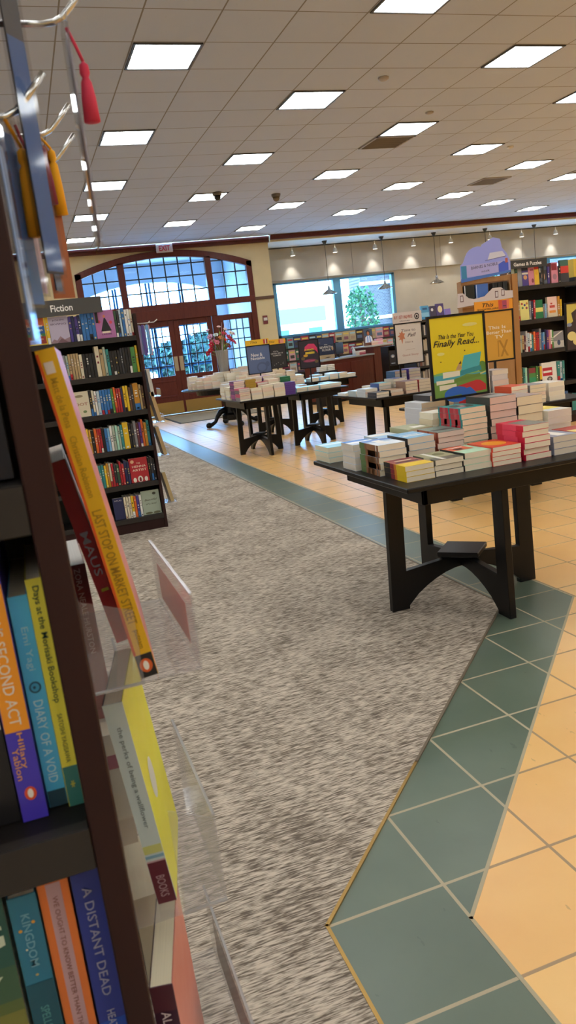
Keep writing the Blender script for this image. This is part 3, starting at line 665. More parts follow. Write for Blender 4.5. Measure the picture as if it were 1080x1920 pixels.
def sq(hx, u0, v0, u1, v1): return (hx, (u0, v0, u1, v1))
yb = [(0, .42, 'ecc81e'), (.42, .52, 'd8802a'), (.52, .7, '8a2030'), (.7, 1, '1b1b1f')]
# front row
stack('near corner of large table', 'yellow and black spined paperback', 1.485, 2.93, Z, 3, .0235, '-X', 'ecc81e', bands=yb, art=[('ecc81e', (0, 0, 1, .4)), ('a85a58', (0, .4, 1, 1)), ('1b1b1f', (.1, .5, .9, .6)), ('e2d6b8', (.2, .7, .8, .78)), ('7a2a3a', (.1, .84, .9, .92))], group=g1)
stack('second stack along table front', 'olive covered paperback', 1.635, 2.94, Z, 3, .0245, '-X', '5f5f55', bands=[(.2, .5, 'e2d6b8')], art=[('aaa884', (0, .3, 1, 1)), ('efece4', (.25, .0, .4, 1)), ('7a7a54', circle(.65, .65, .2, .15))], group=g1)
stack('third stack along table front', 'mint edged paperback', 1.782, 2.94, Z, 3, .027, '-X', 'b6e2c4', sp='2a2a2a', art=[('e06a48', (0, .45, .8, 1)), ('3a2a2a', (.2, .5, .5, .7)), ('efece4', (.1, .8, .7, .86))], group=g1)
stack('fourth stack along table front', 'orange covered paperback with a yellow disc', 1.925, 2.93, Z, 4, .0215, '-X', 'e2452a', pg='efe3cc', art=[('f0a020', circle(.5, .5, .36, .3)), ('e2452a', (.05, .02, .95, .1))], w_=.15, group=g1)
stack('tall fifth stack along table front', 'crimson spined paperback', 2.095, 2.93, Z, 6, .0262, '-X', 'd81e48', bands=[(.25, .75, 'e84a70')], art=[('7a7a70', (.2, 0, 1, .75)), ('d81e48', (.0, .75, 1, 1))], jit=.008, group=g1)
stack('sixth stack along table front', 'grey blue covered paperback', 2.252, 2.93, Z, 3, .0285, '-X', '8f96ac', pg='ddd2c0', art=[('efece4', (.3, .1, .7, .9)), ('6a70a0', (.1, .3, .3, .8))], group=g1)
stack('last stack along table front', 'red spined cream paged paperback', 2.405, 2.93, Z, 3, .0285, '-X', 'b4282c', pg='efe0b8', art=[('e8d27a', (0, 0, 1, .5))], group=g1)
# second row
stack('behind the yellow spines', 'brown and green spined book', 1.475, 3.165, Z, 5, .0285, '-X', 'b8cce0', bands=[(0, .72, '8a5a3c'), (.72, 1, '5a7a48'), (.08, .14, 'efece4'), (.2, .6, 'a87850')], sp='8a5a3c', art=[('dfe6ee', (0, 0, 1, .5)), ('5a88cc', (.0, .7, 1, 1)), ('efece4', (.3, .2, .6, .8))], group=g1)
stack('second row beside the brown spines', 'sky blue covered book', 1.635, 3.18, Z, 5, .030, '-X', '6fb4e0', sp='2a2a2e', pg='ddd0c0', art=[('efece4', (.1, .3, .9, .4)), ('efece4', (.1, .5, .8, .56))], group=g1)
stack('second row before the turquoise pile', 'brick red spined book', 1.79, 3.17, Z, 6, .0258, '-X', '5a5a58', sp='a04a38', pg='d8c8bc', bands=[(.1, .4, 'c87a60'), (.5, .9, 'c87a60')], art=[('7a8a80', (0, 0, 1, 1)), ('3a3a3a', (.1, .3, .9, .5))], group=g1)
stack('below the yellow poster', 'turquoise book with red spine panels', 1.94, 3.2, Z, 9, .0272, '-X', '3aa6a8', sp='2b8f92', pg='ecd9bc', bands=[(.08, .46, 'c83848'), (.54, .92, 'c83848'), (.2, .3, 'e07a80'), (.66, .78, 'e07a80')], art=[('3a4a48', circle(.5, .5, .4, .34)), ('d88a9a', (.2, .25, .5, .4)), ('c8b898', (.5, .5, .7, .7))], group=g1)
stack('beside the turquoise pile', 'dark covered pink paged thick book', 2.10, 3.2, Z, 8, .0345, '-X', '6a6a68', sp='4a4a46', pg='e6c4b4', art=[('9a9a98', (.1, .1, .9, .5)), ('2a2a2a', (.2, .55, .8, .7))], w_=.15, group=g1)
stack('rear of the crimson spined pile', 'brown covered cream paged thick book', 2.26, 3.2, Z, 6, .043, '-X', '8a7468', sp='2a2422', pg='ecd8b4', w_=.145, art=[('a08a80', (0, 0, 1, 1))], group=g1)
stack('end of the second row', 'yellow and white covered book', 2.415, 3.18, Z, 5, .034, '-X', 'efe9d8', pg='dccfc4', art=[('ecd648', (0, .4, 1, 1)), ('c8ccd8', (.1, .1, .8, .3))], group=g1)
# third row
stack('edge of table behind brown spines', 'pale covered book with white page edges', 1.455, 3.40, Z, 4, .032, '+X', 'c8d6e8', pg='ddd6cc', h=.15, art=[('4f86d0', (0, .0, 1, .35)), ('f4f4f0', (0, .35, 1, .7))], group=g1)
stack('third row behind sky blue books', 'pale blue and white covered book', 1.61, 3.42, Z, 4, .033, '-X', 'cfdce8', pg='ddd6cc', art=[('9ac4e4', (0, .2, 1, .5)), ('efece4', (0, .6, .8, .9))], h=.2, group=g1)
stack('third row behind brick red spines', 'olive green covered book', 1.765, 3.42, Z, 5, .031, '-X', 'a8a878', sp='b0b088', pg='e2d6b8', art=[('efece4', (.4, .2, .9, .5))], h=.2, group=g1)
stack('behind the turquoise pile', 'cream paged plain covered book', 1.92, 3.44, Z, 7, .031, '+Y', 'e8e2d2', pg='e8dcc2', h=.2, w_=.14, far=True, group=g1)
stack('fourth in the third row, behind the pink paged pile', 'grey covered book', 2.12, 3.45, Z, 7, .031, '-X', '8a8c92', pg='dcd4cc', h=.2, far=True, group=g1)
# far row
stack('far corner of large table', 'pale turquoise covered paperback', 1.455, 3.75, Z, 3, .027, '+X', '9ad4dc', pg='e6dcc4', h=.19, art=[('d8f0f0', (0, .2, 1, .5))], group=g1)
stack('second stack of farthest row', 'white covered paperback', 1.60, 3.70, Z, 3, .026, '+X', 'eef2f4', pg='e6dcc4', h=.19, art=[('8fc8e0', (0, .6, 1, .9))], group=g1)
stack('mid way along the farthest row', 'lilac grey covered hardback', 1.755, 3.72, Z, 2, .033, '-X', 'b8b8c8', pg='cfcad2', h=.2, far=True, group=g1)
stack('before the poster foot in the farthest row', 'white paged slim book', 2.0, 3.70, Z, 8, .031, '-X', 'dadbe0', pg='e6e0d8', h=.19, far=True, group=g1)
stack('farthest row behind the poster', 'charcoal covered book', 2.07, 3.72, Z, 9, .031, '-X', '3a3a40', pg='dcd4cc', h=.19, far=True, group=g1)

# table beyond the yellow poster
stack('on the far table edge nearest the yellow poster', 'orange edged paperback', 3.32, 4.77, Z, 5, .030, '-X', 'e2583a', pg='e8dcb8', group=g3)
stack('beside the orange edged pile', 'grey covered paperback', 3.475, 4.77, Z, 5, .028, '-X', '8a8c92', pg='d6cfc8', group=g3)
stack('on the aisle side of the grey pile', 'cream covered paperback', 3.66, 4.79, Z, 4, .034, '-X', 'ece8dc', pg='e2dccc', group=g3)
stack('showing red spines behind the yellow poster', 'bright red spined hardback', 3.16, 5.02, Z, 9, .0365, '-X', 'f0e8dc', sp='c8202e', pg='efe2c4', bands=[(.3, .6, 'd84a58')], group=g3, w_=.15)
stack('directly behind the orange edged pile', 'white paged grey covered book', 3.33, 5.02, Z, 7, .038, '-X', 'c6c2c4', pg='dad2cc', group=g3)
# table under the autumn poster
Q = [('-X', 3.31, 7.03, 2, .026, '1f2a3a', '2b3448', 'black and navy paperback', 'at the corner nearest the aisle'), ('-X', 3.47, 7.03, 2, .030, 'b08a68', '2a2a2e', 'tan covered paperback', 'beside the navy corner pile'),
     ('-X', 3.64, 7.03, 4, .031, '6a4a5a', 'a08070', 'plum covered paperback', 'third from the aisle corner'), ('-X', 3.80, 7.04, 4, .031, '9a8a80', 'c02838', 'red spined paperback', 'last before the yellow poster'),
     ('-X', 3.30, 7.27, 3, .028, 'd8e4ee', 'c8d4de', 'white covered paperback', 'in the second row at the table edge'), ('-X', 3.46, 7.27, 4, .031, '3f8f94', '3d5a9c', 'teal covered paperback', 'in the second row beside the white pile'), ('-X', 3.63, 7.27, 5, .030, '3c4a88', 'dcd2c0', 'indigo covered paperback', 'in the second row beside the teal pile'),
     ('-X', 3.30, 7.51, 2, .03, 'cfe0ee', 'b8ccd6', 'icy blue paperback', 'in the third row at the table edge'), ('-X', 3.47, 7.51, 3, .03, 'e4e0d4', 'e2d6b8', 'ivory paperback', 'in the third row beside the icy blue pile'), ('-X', 3.78, 7.52, 7, .03, '35508c', '33608c', 'dark blue spined hardback', 'under the autumn poster'), ('-X', 3.95, 7.52, 7, .031, '4a2f8c', '4a2f8c', 'violet hardback', 'beside the dark blue spines'), ('-X', 3.30, 7.80, 1, .03, 'eef2f4', 'eef2f4', 'white magazine', 'at the far corner')]
for sp_, x, y, n, t_, c, spc, look, wh in Q: stack(wh+' of the autumn poster table', look, x, y, Z, n, t_, sp_, c, sp=spc, pg='e2d2b4', group=g5)
# ---------------------------------------------------------------- posters on stands
def poster(label, x, y, z0, w_, h, board, art, txt, rz=0., tilt=.0, rod=None, topper=None, fr='1a1718', ft=.012, base=(.16, .12), rodx=0., name='poster_sign'):
    """frame centred on x, lower edge at z0, facing -y"""
    t = thing(name, label, 'sign', (x, y, rod if rod is not None else z0), rz); dz = z0-(rod if rod is not None else z0)
    Mt = T(0, 0, dz) @ R(tilt, 'X'); fm = mat(fr, .5, 0, .25)
    b = MB()
    b.box(-w_/2, w_/2, -.008, .008, 0, ft, fm, Mt); b.box(-w_/2, w_/2, -.008, .008, h-ft, h, fm, Mt)
    b.box(-w_/2, -w_/2+ft, -.008, .008, ft, h-ft, fm, Mt); b.box(w_/2-ft, w_/2, -.008, .008, ft, h-ft, fm, Mt); b.obj('sign_frame', t)
    b = MB(); b.box(-w_/2+ft, w_/2-ft, -.003, .003, ft, h-ft, mat(board, .4), Mt); b.obj('sign_board', t)
    F = Mt @ frame((0, -.0036, h/2), (1, 0, 0), (0, 0, 1)); W, H = w_-2*ft, h-2*ft
    if art: b = MB(); poly_art(b, W, H, art, F); b.obj('printed_picture', t)
    if txt:
        b = MB()
        for body, u, v, tw, th, hx, *s_ in txt: put_text(b, body, tw*W, th*H, mat(hx, .5), F @ T((u-.5)*W, (v-.5)*H, .0016), s_[0] if s_ else 0, .012)
        b.obj('lettering', t)
    if rod is not None:
        b = MB(); b.box(rodx-.008, rodx+.008, .008, .02, .004, dz+.08, fm); b.obj('stand_rod', t)
        b = MB(); b.box(rodx-base[0]/2, rodx+base[0]/2, -base[1]/2+.014, base[1]/2+.014, 0, .006, fm); b.obj('stand_base', t, bevel=.001)
    if topper:
        bw, bh, bc, tart, ttxt = topper
        b = MB(); b.box(-bw/2, bw/2, -.004, .004, h, h+bh, mat(bc, .45), Mt); b.obj('topper_card', t)
        F2 = Mt @ frame((0, -.0046, h+bh/2), (1, 0, 0), (0, 0, 1)); b = MB(); poly_art(b, bw, bh, tart, F2)
        for body, u, v, tw, th, hx, *s_ in ttxt: put_text(b, body, tw*bw, th*bh, mat(hx, .5), F2 @ T((u-.5)*bw, (v-.5)*bh, .001), s_[0] if s_ else 0, .012)
        if b.v: b.obj('topper_print', t)
    return t
wv = lambda y0, a, n=14, ph=0: [(i/n, y0+a*math.sin(ph+i*5.2/n)) for i in range(n+1)]
art_y = [('7fb86a', wv(.30, .02)+[(1, 0), (0, 0)]), ('4fa6b4', wv(.27, .012, ph=1)+[(1, .14), (0, .16)]), ('6f9440', [(0, .2), (.3, .19), (.62, .26), (1, .22), (1, 0), (0, 0)]),
         ('5f8a3a', circle(.93, .33, .09, .07)), ('d8d27a', [(.7, .22), (1, .27), (1, .255), (.72, .2)]),
         ('f0e4c8', [(.18, .24), (.5, .25), (.5, .315), (.18, .315)]), ('2f8f98', [(.5, .25), (.92, .29), (.90, .35), (.52, .315)]), ('4fb4ba', [(.52, .31), (.6, .5), (.93, .52), (.88, .35)]), ('c8a070', [(.42, .32), (.5, .42), (.55, .33)]),
         ('efe2c4', [(.05, .165), (.38, .175), (.38, .215), (.05, .215)]), ('efe2c4', [(.1, .09), (.42, .105), (.42, .155), (.1, .155)]), ('6a8a3a', [(.38, .17), (.9, .21), (.88, .25), (.4, .22)]),
         ('cc2f34', [(.42, .12), (.8, .17), (.88, .16), (.98, .1), (.98, .03), (.6, .02)]), ('2f68c0', circle(.42, .02, .24, .1)+[(.2, .0)]), ('2f68c0', [(.5, 0), (.55, .08), (.68, .09), (.8, .0)]),
         ('e6d880', circle(.75, .88, .14, .022)), ('e6d880', circle(.17, .55, .07, .02)), ('4a3a20', circle(.62, .56, .012, .008)), ('4a3a20', circle(.16, .45, .012, .008)), ('6a5030', [(.49, .4), (.53, .44), (.54, .40)])]
poster('yellow framed poster reading Finally Read on a stand among the book stacks', 2.166, 3.56, 1.008, .338, .432, 'ead020', art_y, [('This Is the Year You', .48, .76, .66, .055, '1d1a18', .35), ('Finally Read...', .47, .665, .86, .105, '1d1a18', .35)], rz=-.02, tilt=-.02, rod=.746, base=(.045, .18), rodx=-.078)
leafp = [(.24, .5), (.2, .62), (.12, .6), (.16, .67), (.07, .7), (.17, .74), (.14, .8), (.21, .78), (.25, .84), (.29, .77), (.37, .76), (.32, .7), (.36, .62), (.28, .63)]
poster('cream framed autumn poster with a rust maple leaf', 3.915, 7.40, 1.02, .33, .43, 'efe6da', [('d88a64', leafp), ('b89878', [(.35, .335), (.7, .345), (.7, .35), (.35, .34)])],
       [('Time to', .5, .84, .55, .07, '9a8a86'), ('Fall', .62, .71, .34, .09, '5a4a48', .4), ('into a', .5, .54, .3, .055, 'b09a90'), ('Good Story', .52, .2, .62, .065, 'c8998a')], rod=.746, rodx=-.12,
       topper=(.34, .11, 'e8dcd2', [('241f20', circle(.83, .5, .085, .3)), ('e8dcd2', circle(.83, .5, .055, .2)), ('241f20', circle(.83, .48, .03, .14))], [('BUY 1 GET 1 HALF PRICE', .36, .55, .62, .3, 'c04a3a'), ('online & in store', .4, .2, .35, .12, '6a5a58')]))
poster('ochre framed poster with a large initial, partly behind the yellow poster', 3.47, 5.16, 1.065, .335, .385, 'd9a23c', [('b5822a', [(.62, .06), (.68, .06), (.86, .4), (.80, .4)]), ('b5822a', [(.58, .4), (.64, .4), (.86, .06), (.8, .06)]), ('b5822a', [(.55, .06), (.58, .06), (.58, .4), (.55, .4)])],
       [('This Is', .55, .68, .5, .07, 'f4ead2'), ('Better Than', .6, .58, .7, .07, 'f4ead2'), ('TV', .6, .48, .25, .07, 'f4ead2')], rod=.746, base=(.04, .1), rodx=-.005,
       topper=(.335, .075, 'f0a028', [('d8583a', (.62, .05, .72, .95)), ('b04a6a', (.72, .05, .84, .9)), ('e87a5a', (.84, .05, .9, .95)), ('5a3a4a', (.74, .3, .82, .4))], [('This', .34, .6, .3, .4, '3a2418', .3), ('BOOKSELLERS', .34, .2, .55, .15, '3a2418')]))
poster('dark framed poster of a figure with flowers on a floor stand by the games shelves', 4.40, 5.30, 1.055, .34, .39, 'd8c860', [('3a2c30', [(.0, 0), (.0, .5), (.2, .62), (.15, .8), (.35, .9), (.6, .85), (.75, .6), (1, .5), (1, 0)]), ('e8d890', circle(.15, .3, .14, .1)), ('e8d890', circle(.3, .18, .12, .09)), ('5a3a34', circle(.45, .7, .18, .14)), ('8a9ab8', circle(.08, .55, .08, .04))], [], rod=0.002, base=(.25, .25))
poster('slate blue framed poster reading New and Notable', 3.13, 10.32, 1.01, .35, .39, '5f6f92', [('53617f', circle(.6, .2, .24, .2)), ('5f6f92', circle(.6, .2, .17, .13)), ('53617f', circle(.85, .3, .1, .1))], [('New &', .42, .68, .5, .13, 'e6e4e0'), ('Notable', .45, .55, .62, .10, 'e6e4e0')], rod=.746, base=(.06, .1),
       topper=(.34, .075, 'f0be2c', [('c83a3a', (.76, .1, .84, .9)), ('e8dcc0', (.84, .1, .88, .9)), ('a02a3a', (.88, .1, .94, .9))], [('This', .35, .55, .3, .4, '6a4a18', .3)]))
poster('charcoal framed poster with small white lettering', 3.80, 11.55, 1.01, .32, .37, '2a292c', [('8a8a86', circle(.3+.12*k, .12+.05*(k % 3), .02, .02)) for k in range(5)]+[('6a6a66', (.15, .22, .17, .3)), ('6a6a66', (.8, .12, .82, .24))], [("YOU'LL", .45, .72, .3, .06, 'c8c6c2'), ('NEVER SEE IT', .5, .63, .7, .06, 'c8c6c2'), ('COMING', .5, .54, .45, .06, 'c8c6c2')], rod=.746, base=(.06, .1), rodx=.0,
       topper=(.32, .075, 'f0b428', [('c85a3a', (.66, .1, .74, .9)), ('e89a8a', (.74, .1, .92, .9))], [('This', .3, .55, .3, .4, '6a4a18', .3)]))
poster('black framed poster with a magenta swoosh and yellow lettering', 3.71, 9.88, 1.012, .295, .38, '2b2533', [('d83a68', [(.25, .62), (.3, .78), (.5, .88), (.8, .86), (.95, .7), (.97, .5), (.85, .62), (.6, .7), (.4, .66)]), ('d8a02a', circle(.3, .45, .12, .05)), ('c8b03a', (.3, .5, .75, .58)), ('8a3a58', circle(.5, .25, .35, .06)), ('6a5a3a', circle(.15, .35, .1, .06)), ('6a5a3a', circle(.85, .2, .1, .06))], [('SUMMER', .52, .66, .5, .06, 'e8d04a'), ('READS', .55, .54, .5, .07, 'e8d04a'), ('of the season', .5, .25, .5, .05, 'd86a8a')], rod=.746, base=(.05, .1))

# ---------------------------------------------------------------- near bookcase with its books
NZ = [1.60, 1.317, 1.02, .72, .42, .13]
bookcase('reddish brown edged bookcase beside the camera, black shelves of novels', -.90, .010, .61, .62, NZ, 1.76)
gN = 'books on the near bookcase'
def put(label, x, z, h, w_, t, cover, y=.65, pg='e9dfc8', bands=(), sp=None, texts=(), art=None, ctxt=None, back=None, M=None, group=gN):
    o = make_book(label, group, h, w_, t, cover, pg, bands, back, sp, M or T(x, y, z))
    if texts: spine_text(o, t, h, texts)
    if art or ctxt: cover_art(o, w_, h, t, art or [], ctxt or [])
    return o
put('slim yellow novel with teal foot against the near bookcase side', -.0278, 1.021, .212, .14, .0132, 'f0e248', bands=[(0, .18, '3a7a72')], texts=[('Days at the Morisaki Bookshop', .28, .50, .5, '2a4a3a'), ('SATOSHI YAGISAWA', .69, .22, .3, '6a6a3a'), ('*', .9, .03, .3, 'e8d83a')])
o = put('sky blue novel with white capitals beside the slim yellow one', -.0445, 1.021, .198, .14, .0160, '52c0f2', y=.657, bands=[(0, .08, '2a4a5a')], texts=[('Emi Yagi', .24, .20, .45, 'a8dcf0'), ('DIARY OF A VOID', .68, .40, .5, 'c8ecf8')])
b = MB(); poly_art(b, .012, .012, [('1f4a6a', circle(.5, .5, .42, .45)), ('3fa4d4', circle(.5, .5, .30, .33)), ('1f4a6a', circle(.45, .5, .1, .12))], frame((.008, -.0006, .115), (1, 0, 0), (0, 0, 1))); b.obj('spine_emblem', o)
o = put('thick novel with orange and violet spine on the near shelf', -.0670, 1.021, .238, .155, .0212, '4a3cc0', y=.645, bands=[(.355, .9, 'fca42c')], texts=[("SYLVIA'S SECOND ACT", .36, .52, .45, 'f6ead8'), ('Hillary', .72, .14, .28, 'f0a848')])
b = MB(); put_text(b, 'Yablon', .03, .0055, mat('f0a848'), frame((.0055, -.0012, .055), (0, 0, -1), (1, 0, 0))); poly_art(b, .010, .013, [('e2542a', circle(.5, .5, .5, .5)), ('f4efe4', circle(.5, .5, .24, .34))], frame((.0106, -.0008, .026), (1, 0, 0), (0, 0, 1))); b.obj('publisher_mark', o)
put('black novel with a white band next to the orange and violet spine', -.0990, 1.021, .225, .15, .0300, '17161a', bands=[(.39, .47, 'ddd8d0')], texts=[('a novel', .75, .1, .2, '8a2a4a')], y=.650)
put('navy spined thriller on the lower near shelf by the bookcase side', -.0395, .721, .236, .155, .0245, '2a3a94', bands=[(0, .3, '2450b4')], texts=[('A DISTANT DEAD', .33, .5, .34, 'a8a8c4'), ('HEATHER YOUNG', .8, .3, .3, 'b8b8cc')])
put('orange novel with a pale lilac title strip on the lower near shelf', -.0690, .721, .236, .155, .0270, 'f08038', y=.655, bands=[], texts=[])
o = put('dark teal novel with gold specks on the lower near shelf', -.0950, .721, .228, .15, .0245, '2a7896', y=.650, bands=[(0, .6, '1c5466')], texts=[('KINGDOM', .2, .24, .3, '7ab0c4'), ('SPELLS FOR FORGETTING', .72, .42, .3, '5a9a9a')])
b = MB(); poly_art(b, .02, .2, [('d8a040', circle(.2, .9, .08, .008)), ('d8a040', circle(.8, .93, .08, .008)), ('c8b070', circle(.5, .66, .07, .006)), ('d8d8c0', circle(.3, .8, .05, .005))], frame((.012, -.0008, .114), (1, 0, 0), (0, 0, 1))); b.obj('spine_stars', o)
put('green novel with large pale capitals, cover facing out on the lower near shelf', 0, 0, .23, .15, .03, '5a6a3a', art=[('2c5a50', (0, .7, 1, 1)), ('3f6048', (0, .55, 1, .7)), ('7a7a3a', (0, .25, 1, .5)), ('8a8a48', circle(.6, .4, .3, .08)), ('c8b45a', circle(.7, .34, .04, .02)), ('c8b45a', circle(.9, .3, .03, .02)), ('1d2620', [(.6, 0), (.75, .12), (.85, .1), (.9, .2), (1, .16), (1, 0)])],
    ctxt=[('LONG', .62, .84, .7, .1, 'cfd8c0'), ('WAY', .62, .62, .6, .1, 'cfd8c0'), ('HOME', .65, .25, .6, .1, 'cfd8c0')], M=T(-.249, .675, .721) @ R(-.04, 'X') @ R(-PI/2, 'Z'))
put('brown and amber book, cover facing out on the upper near shelf', 0, 0, .215, .15, .022, '4a3228', pg='8c9080', art=[('7a4a30', circle(.6, .55, .3, .25)), ('b0683c', circle(.7, .7, .2, .1)), ('1f1d26', (0, 0, 1, .28)), ('5a2a2a', (0, .28, 1, .38))], M=T(-.170, .665, 1.318) @ R(-.06, 'X') @ R(-PI/2, 'Z'))
# orange book title strip
for ob in COL.objects:
    if ob.get('label', '').startswith('orange novel with a pale lilac'):
        b = MB(); b.box(.007, .020, -.0005, 0, .01, .228, mat('c8a0a4', .45)); b.obj('title_strip', ob); spine_text(ob, .027, .236, [('WE OUGHT TO KNOW BETTER THAN THIS', .4, .62, .17, '8a5a4a'), ('CAROLINE', .85, .2, .16, '8a5a4a')])
# books leaning in the clear holders on the side of the bookcase
gH = 'books in the clear holders on the near bookcase side'
def lean(label, x, y, z, h, w_, t, th, yaw, cover, **k):
    return put(label, 0, 0, h, w_, t, cover, M=T(x, y, z) @ R(yaw, 'Z') @ R(th, 'Y'), group=gH, **k)
o = lean('tall yellow spined picture book leaning in the clear side holder', .0555, .69, 1.106, .313, .225, .0168, -.134, -.070, 'e88a80', back='d84a28', sp='eab818', bands=[(0, .075, '1a1a1c')],
     texts=[('Matt de la Pena', .15, .14, .36, 'b89018'), ('Christian Robinson', .335, .18, .36, 'b89018'), ('LAST STOP ON MARKET STREET', .645, .36, .52, 'a07818'), ('putnam', .875, .06, .35, '8a6a18')], pg='c8c8f0')
b = MB(); poly_art(b, .012, .014, [('e2642a', circle(.5, .5, .5, .5)), ('f4efe4', circle(.5, .5, .22, .34))], frame((.0084, -.0009, .012), (1, 0, 0), (0, 0, 1))); b.box(-.0002, .0022, -.0006, 0, .024, .31, mat('dc5a1e'))
b.box(.004, .012, -.0007, 0, .292, .302, mat('e8dcd0')); b.obj('spine_print', o)
lean('crimson spined hardback leaning behind the yellow picture book', .0455, .80, 1.106, .205, .17, .0165, -.175, -.03, '9a9aa8', back='6a6a68', sp='d01028', pg='f0e8dc', texts=[('MAUS', .50, .24, .5, 'd8c8d8'), ('I', .70, .016, .45, 'd8c040')])
lean('dark red novel with white capitals standing deep behind the crimson one', .0145, .95, .937, .225, .15, .0225, -.02, 0, '8a1a2c', pg='f4f2ee', texts=[('ZORA NEALE HURSTON', .27, .5, .32, 'd8a8ac')])
lean('pale grey novel with acid yellow cover and maroon foot in the middle holder', .0365, .72, .842, .232, .145, .0200, -.088, -.20, 'dede1c', sp='d4e4e4', back='141414', bands=[(0, .215, '6a2a38'), (.215, .222, 'c8a8b0'), (.235, .25, '8ab8d0'), (.26, .30, 'd8dc88')], texts=[('the perks of being a wallflower', .36, .50, .32, '6a7a7c'), ('BOOKS', .91, .11, .45, 'c0a0a8')],
     art=[('c8ccc8', circle(.35, .5, .12, .1))])
lean('dark plum novel with coral cover in the lowest visible holder', .0150, .66, .588, .212, .15, .0230, -.02, -.22, 'd8897a', sp='42203a', back='3a1a30', pg='ece2c4', bands=[(.86, 1, '5a2c3a')], texts=[('ALICE', .22, .16, .4, 'e8dce0')])
lean('white spined book deep in the middle holder', .0150, .90, .80, .155, .14, .0200, 0, 0, 'e4dfd2', pg='dcd4c0', bands=[(.7, .82, 'b87a8a')])
lean('grey white book standing beside the deep white spined one', .0370, .93, .80, .150, .13, .0120, 0, 0, 'cfcabc', pg='dcd4c0')
lean('cream paperback below the deep white spined book', .0150, .86, .60, .150, .13, .0300, 0, 0, 'e6dcc0', pg='ddd2b4')
def holder(label, y0, y1, z, xo, lipz, endx, endz, strip=None):
    t = thing('book_holder', label, 'book holder', (.0105, y0, z), 0, 'clear holders on the bookcase side'); d = y1-y0; a = .0018; xo -= .0105
    b = MB(); b.box(0, a, 0, d, 0, endz, M_ACRYL); b.obj('back_plate', t, bevel=.0004)
    b = MB(); b.box(0, xo, 0, d, -a, 0, M_ACRYL); b.obj('tray', t, bevel=.0004)
    b = MB(); b.box(xo-a, xo, 0, d, 0, lipz, M_ACRYL); b.box(xo-a*1.5, xo+a*.3, 0, d, lipz-.001, lipz+.001, M_ACRED); b.obj('front_lip', t)
    b = MB(); b.prism([(endx[0]-.0105, 0), (endx[1]-.0105, 0), (endx[1]-.0105, endz*.8), (endx[0]-.0105, endz)], -a, 0, M_ACRYL, 'XZ'); b.box(endx[0]-.0105, endx[1]-.0105, -a*1.6, a*.4, -.001, .001, M_ACRED); b.obj('end_plate', t)
    if strip: b = MB(); b.box(xo, xo+.0006, d*.2, d*.9, .008, lipz*.7, mat(strip, .4)); b.obj('label_strip', t)
    return t
holder('clear acrylic holder carrying the yellow spined picture book', .685, .93, 1.1045, .114, .075, (.012, .058), .09, 'c88a88')
holder('clear acrylic holder carrying the acid yellow novel', .70, .93, .838, .106, .10, (.060, .106), .12)
holder('clear acrylic holder lowest down, below the acid yellow novel', .65, .93, .585, .112, .10, (.040, .112), .11, 'a08a80')
holder('small clear holder deep behind the picture book, with the dark red novel', .94, 1.15, .9365, .06, .05, (.012, .05), .06)

# ---------------------------------------------------------------- hooks and hanging bookmarks
def hook(label, y, z, xl):
    t = thing('display_hook', label, 'hook', (.0105, y, z), 0, 'chrome hooks on the bookcase side')
    b = MB(); b.box(-.0004, .003, -.02, .02, -.02, .02, M_CHROME); b.obj('hook_plate', t)
    b = MB(); xl -= .0105; b.tube([(0, 0, 0), (xl-.02, 0, 0), (xl-.008, 0, .002), (xl, 0, .006), (xl+.008, 0, .014), (xl+.026, 0, .034)], .0028, M_CHROME, 10); b.obj('hook_rod', t, smooth=True)
HKS = [(.80, 1.708, .094, 'uppermost chrome hook on the bookcase side carrying the red tasselled bookmark'), (1.02, 1.672, .085, 'middle chrome hook on the bookcase side, higher of the far two'), (1.10, 1.660, .094, 'farthest chrome hook on the bookcase side, lower of the far two'), (.70, 1.60, .034, 'short chrome hook nearest the camera')]
for y, z, xl, l in HKS: hook(l, y, z, xl)
def bookmark(label, x, y, z1, z0, w_, yaw, col, tas=None, sleeve=True, tl=.04, tx=.006, refl_col=None):
    t = thing('bookmark', label, 'bookmark', (x, y, z1), yaw, 'bookmarks hanging on the chrome hooks'); L = z1-z0
    b = MB(); cm = mat(col, .4, 0, .4); b.prism([(-w_/2, -L), (w_/2, -L), (w_/2, -.02), (w_*.3, -.01), (-w_*.3, -.01), (-w_/2, -.02)], -.0006, .0006, cm, 'XZ')
    if refl_col: b.box(-w_/2+.0006, w_/2-.0006, -.0009, .0009, -L+.002, -L*.50, mat(refl_col, .45, 0, .4))  # blue window reflection put into the colour of the card's lower half
    b.obj('card', t)
    if sleeve:
        b = MB(); b.box(-w_/2-.002, w_/2+.002, -.0022, -.0018, -L-.003, .006, M_SLEEVE); b.box(-w_/2-.002, w_/2+.002, .0018, .0022, -L-.003, .006, M_SLEEVE); b.box(-w_/2-.0026, -w_/2-.002, -.0022, .0022, -L-.003, .006, M_SLEEVE); b.box(w_/2+.002, w_/2+.0026, -.0022, .0022, -L-.003, .006, M_SLEEVE); b.obj('plastic_sleeve', t)
    if tas:
        hx, drop, ln = tas; b = MB(); tm = mat(hx, .8); tx0 = tx; ty = -.012 if abs(yaw-PI/2) < .2 else -.006
        b.tube([(0, -.002, 0), (tx0*.6, ty*.6, -drop*.5), (tx0, ty, -drop)], .0016, tm, 6)
        b.lathe([(.001, 0), (.0042, -.003), (.0048, -.010), (.0030, -.014), (.0050, -.018), (.0068, -ln*.6), (.0078, -ln), (.001, -ln)], tm, 14, T(tx0, ty, -drop)); b.obj('tassel', t, smooth=True)
    return t
bookmark('bookmark in clear sleeve with a red tassel, hanging alone on the uppermost hook', .094, .80, 1.705, 1.512, .055, PI/2-.05, '9c949c', ('d63a58', .030, .052), tx=-.004)
